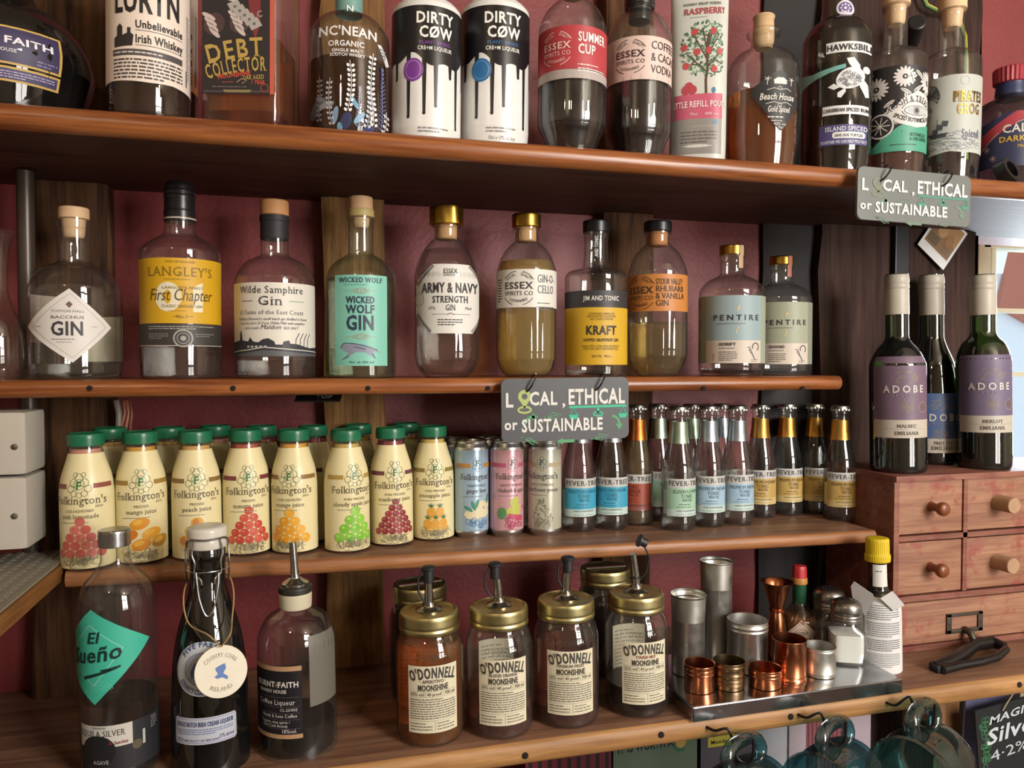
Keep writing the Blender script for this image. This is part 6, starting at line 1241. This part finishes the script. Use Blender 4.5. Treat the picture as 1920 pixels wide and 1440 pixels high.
# ---------------------------------------------------------------- under the lowest shelf
def hook(px, py, name='hook'):
    p = at(px, py, .872); return p
def mug(hx, hy, label, m_dir, scale=1.0):
    YM = .838; hp = at(hx, hy, YM); zdir = Vector(m_dir).normalized(); up = Vector((0.12, .1, 1)); xdir = (up - zdir * up.dot(zdir)).normalized(); ydir = zdir.cross(xdir)
    H, R = .118 * scale, .046 * scale; anchor = Vector((R + .020 * scale, 0, H * .62))
    M = Matrix((xdir, ydir, zdir)).transposed(); loc = hp - M @ anchor
    o = empty('glass_tankard', loc); o.rotation_euler = M.to_euler(); tag(o, label, 'mug', 'teal glass tankards hanging from hooks')
    MB().lathe(spl([(R * .5, .004), (R * .82, 0), (R * .95, .004), (R * 1.02, H * .3), (R * 1.03, H * .55), (R * .95, H * .85), (R * .97, H, 1), (R * .92, H, 1), (R * .9, H * .85), (R * .97, H * .5), (R * .9, .012), (R * .3, .009)]), 44).build('mug_body', G_TEAL, o)
    MB().lathe([(R * .985, H - .001), (R * 1.0, H + .0015), (R * .93, H + .0022), (R * .90, H)], 44, cap=False).build('rim', glass('teal_rim_glass', '8ac4cc', '2c7484', refl=2), o)
    hd = [(R * .95, 0, H * .86), (R + .014 * scale, 0, H * .93), (R + .026 * scale, 0, H * .80), (R + .028 * scale, 0, H * .55), (R + .023 * scale, 0, H * .30), (R + .010 * scale, 0, H * .16), (R * .97, 0, H * .17)]
    hs = spl([(a, c) for a, _, c in hd], 4)
    MB().tube([(a, 0, c) for a, c in hs], .0085 * scale, 14).build('handle', G_TEAL, o)
    # its hook, screwed into the shelf edge
    q = Vector((hp.x, hp.y, hp.z)); top = Vector((q.x - .004, .866, Z4 - .014)); 
    k = MB().tube(smooth3([top + Vector((-.03, .004, .004)), top + Vector((-.024, -.012, .004)), q + Vector((-.014, .006, .020)), q + Vector((-.006, .002, -.012)), q + Vector((.004, -.004, -.019)), q + Vector((.010, -.010, -.010)), q + Vector((.008, -.014, .016))]), .0018, 8).build('hook', P('2a2420', .4, .6), None)
    tag(k, 'dark wire hook holding the ' + label.split(' tankard')[0].replace('teal glass ', '') + ' tankard', 'hook', 'wire cup hooks'); return o
mug(1728, 1336, 'rightmost teal glass tankard hanging with its mouth to the left', (-.84, -.50, .16), 1.12)
mug(1562, 1368, 'middle teal glass tankard hanging with its mouth to the left', (-.84, -.50, .16), 1.0)
mug(1390, 1400, 'leftmost teal glass tankard, mostly below the picture', (-.84, -.5, .16), 1.0)
def card(name, x0, y0, x1, y1, Y, label, base, draw, cat='poster', tilt=0):
    a, c = at(x0, y0, Y), at(x1, y1, Y); w, h = c.x - a.x, a.z - c.z
    o = empty(name, ((a.x + c.x) / 2, Y, c.z)); o.rotation_euler = (0, math.radians(tilt), 0); tag(o, label, cat)
    MB().box(-w / 2, w / 2, 0, .003, 0, h).build('board', P(base, .5), o, False)
    f = Flat(); draw(f, w * 1000, h * 1000); f.build('artwork', lambda x, y: (x / 1000, y / 1000), lambda u, v, q: (u, -q, v), o, None, .5); return o
YK = 1.128
def art_red(f, w, h):
    f.rect(-w / 2, 0, w / 2, h, '7a2430', 0)
    for k in range(9): x = -w / 2 + w * (k + .5) / 9; f.rect(x - 3, h * random.uniform(.1, .5), x + 3, h, '2a1418', 1)
def art_green(f, w, h):
    f.rect(-w / 2, 0, w / 2, h, '6a7460', 0).text('IT IS WORTH A', -w * .12, h - 26, 13, '1c201c', w=w * .66, st='B').poly([(w * .1, 0), (w * .48, 0), (w * .45, h * .45), (w * .14, h * .45)], 'b8bcae', 1).poly([(w * .14, 0), (w * .44, 0), (w * .42, h * .3), (w * .16, h * .3)], 'c88a48', 2)
    f.ring(w * .3, h - 22, 13, 5, '3a6a4a', 2, 60, 300).ell(w * .3, h - 22, 9, 9, 'd0a048', 1)
    for k in range(40): f.ell(random.uniform(-w * .45, w * .05), random.uniform(5, h * .4), 6, 4, '2c342c', 1, 8)
def art_photo(f, w, h):
    f.rect(-w / 2, 0, w / 2, h, '5a5058', 0).rect(-w * .42, h - 34, -w * .12, h - 8, 'd0b840', 1).text('UP', -w * .34, h - 17, 6, '2a2a20', st='b').text('Mondays', -w * .27, h - 29, 6, '2a2a20', w=w * .24, st='b').rect(w * .1, 0, w * .5, h - 4, 'b8b4bc', 1)
    for k in range(40): f.line([(w * .28, h * .5), (w * .28 + random.uniform(-18, 18), h * .5 + random.uniform(-10, 18))], 1.5, '3c3a40', 2)
def art_pink(f, w, h):
    f.rect(-w / 2, 0, w / 2, h, 'b0a0a8', 0).rect(-w * .3, h * .35, w * .2, h, '8a4a50', 1)
    for k in range(10): f.rect(-w * .28 + k * w * .05, h * .4, -w * .265 + k * w * .05, h, '5a2c34', 2)
    f.ell(0, h * .35, w * .2, 10, 'b06a58', 3).ell(0, h * .3, w * .16, 8, 'a05848', 4)
card('poster', 985, 1402, 1146, 1540, YK, 'dark red poster with black drips below the lowest shelf', '3a1418', art_red)
card('poster', 1150, 1384, 1306, 1540, YK - .004, 'grey-green poster lettered it is worth a, below the lowest shelf', '50584a', art_green)
card('poster', 1314, 1366, 1476, 1540, YK, 'dark photo poster with a yellow note behind the leftmost tankard', '3c363c', art_photo)
card('poster', 1480, 1345, 1630, 1540, YK - .004, 'pale pink poster with red stripes behind the middle tankard', 'a89aa0', art_pink)
card('paper_sheet', 1806, 1268, 1905, 1432, 1.04, 'pale lilac paper sheet behind the chalkboard', '9a98c0', lambda f, w, h: f.rect(-w / 2, 0, w / 2, h, '9a9cc8', 0).para(-w * .4, h * .3, w * .4, h * .85, 7, '8486b4', 1, h=1), 'paper', 3)
tag(MB().box(at(1752, 1300, 1.03).x, at(1800, 1300, 1.03).x, 1.03, 1.10, ZF, Z4 - .028, .002).build('shelf_bracket', wood('bracket_pine', 'a07850', '6a4428', 1, 'Z', .5), None, False), 'upright wooden board propping the lowest shelf at the right', 'support')
def art_board(f, w, h):
    f.rect(-w / 2, 0, w / 2, h, '1c2022', 0).text('MAGIC', -w * .12, h - 26, 12, 'c8ccd0', w=w * .5, st='I', rot=4).text('Silver', -w * .1, h - 58, 24, 'c8ccd4', w=w * .62, st='I', rot=4).text('4·2%', -w * .16, h - 88, 17, 'b8bcc4', w=w * .42, st='r', rot=4)
    for k in range(70): f.ring(-w * .42 + random.uniform(-5, 9), random.uniform(6, h - 16), 4, .9, '4a8a5a', 1, n=8)
card('chalkboard', 1846, 1318, 2010, 1500, .985, 'black chalkboard lettered in white with green pattern at the right edge', '26282a', art_board, 'sign', -6)
tag(MB().tube([at(1925, 1268, .985), at(1905, 1292, .98), at(1888, 1318, .98), at(1880, 1332, .982)], .0012, 6).build('twine', P('b0a080', .9), None), 'twine holding up the black chalkboard', 'string')
# ---------------------------------------------------------------- left edge
YS = .99; a, c = at(-70, 774, YS), at(52, 1030, YS); mz = at(0, 894, YS).z
SWM = P('b8b2a8', .35, 0, .04)
o = empty('switch_box', ((a.x + c.x) / 2, YS, c.z)); tag(o, 'pair of pale grey metal switch boxes at the left edge', 'switch box')
w = (c.x - a.x) / 2; hz = a.z - c.z; mzz = mz - c.z
MB().box(-w, w, 0, .07, mzz + .0012, hz, .006).build('upper_box', SWM, o); MB().box(-w, w, 0, .07, 0, mzz - .0012, .006).build('lower_box', SWM, o)
for py in (838, 968): MB().lathe([(.0036, 0), (.0034, .001), (.001, .0016)], 16, M=Matrix.Translation((at(27, py, YS).x - o.location.x, 0, at(27, py, YS).z - c.z)) @ Matrix.Rotation(PI / 2, 4, 'X')).build('screw', metal('8a867e', .4), o)
# loose wires above the juices
for j, (px, m) in enumerate(((236, '9a5a40'), (242, 'a8684a'), (247, '7a4434'), (222, '8a8478'))):
    tag(MB().tube([at(px - 4, 752, 1.135), at(px - 2 + j, 775, 1.128), at(px - 12 + 4 * j, 812, 1.132), at(px - 20 + 3 * j, 850, 1.14)], .0022 if j < 3 else .004, 8).build('wire', P(m, .5), None), ['brown', 'pale copper', 'dark red', 'thick grey'][j] + ' loose wire coming out of the wall above the juices', 'wire')
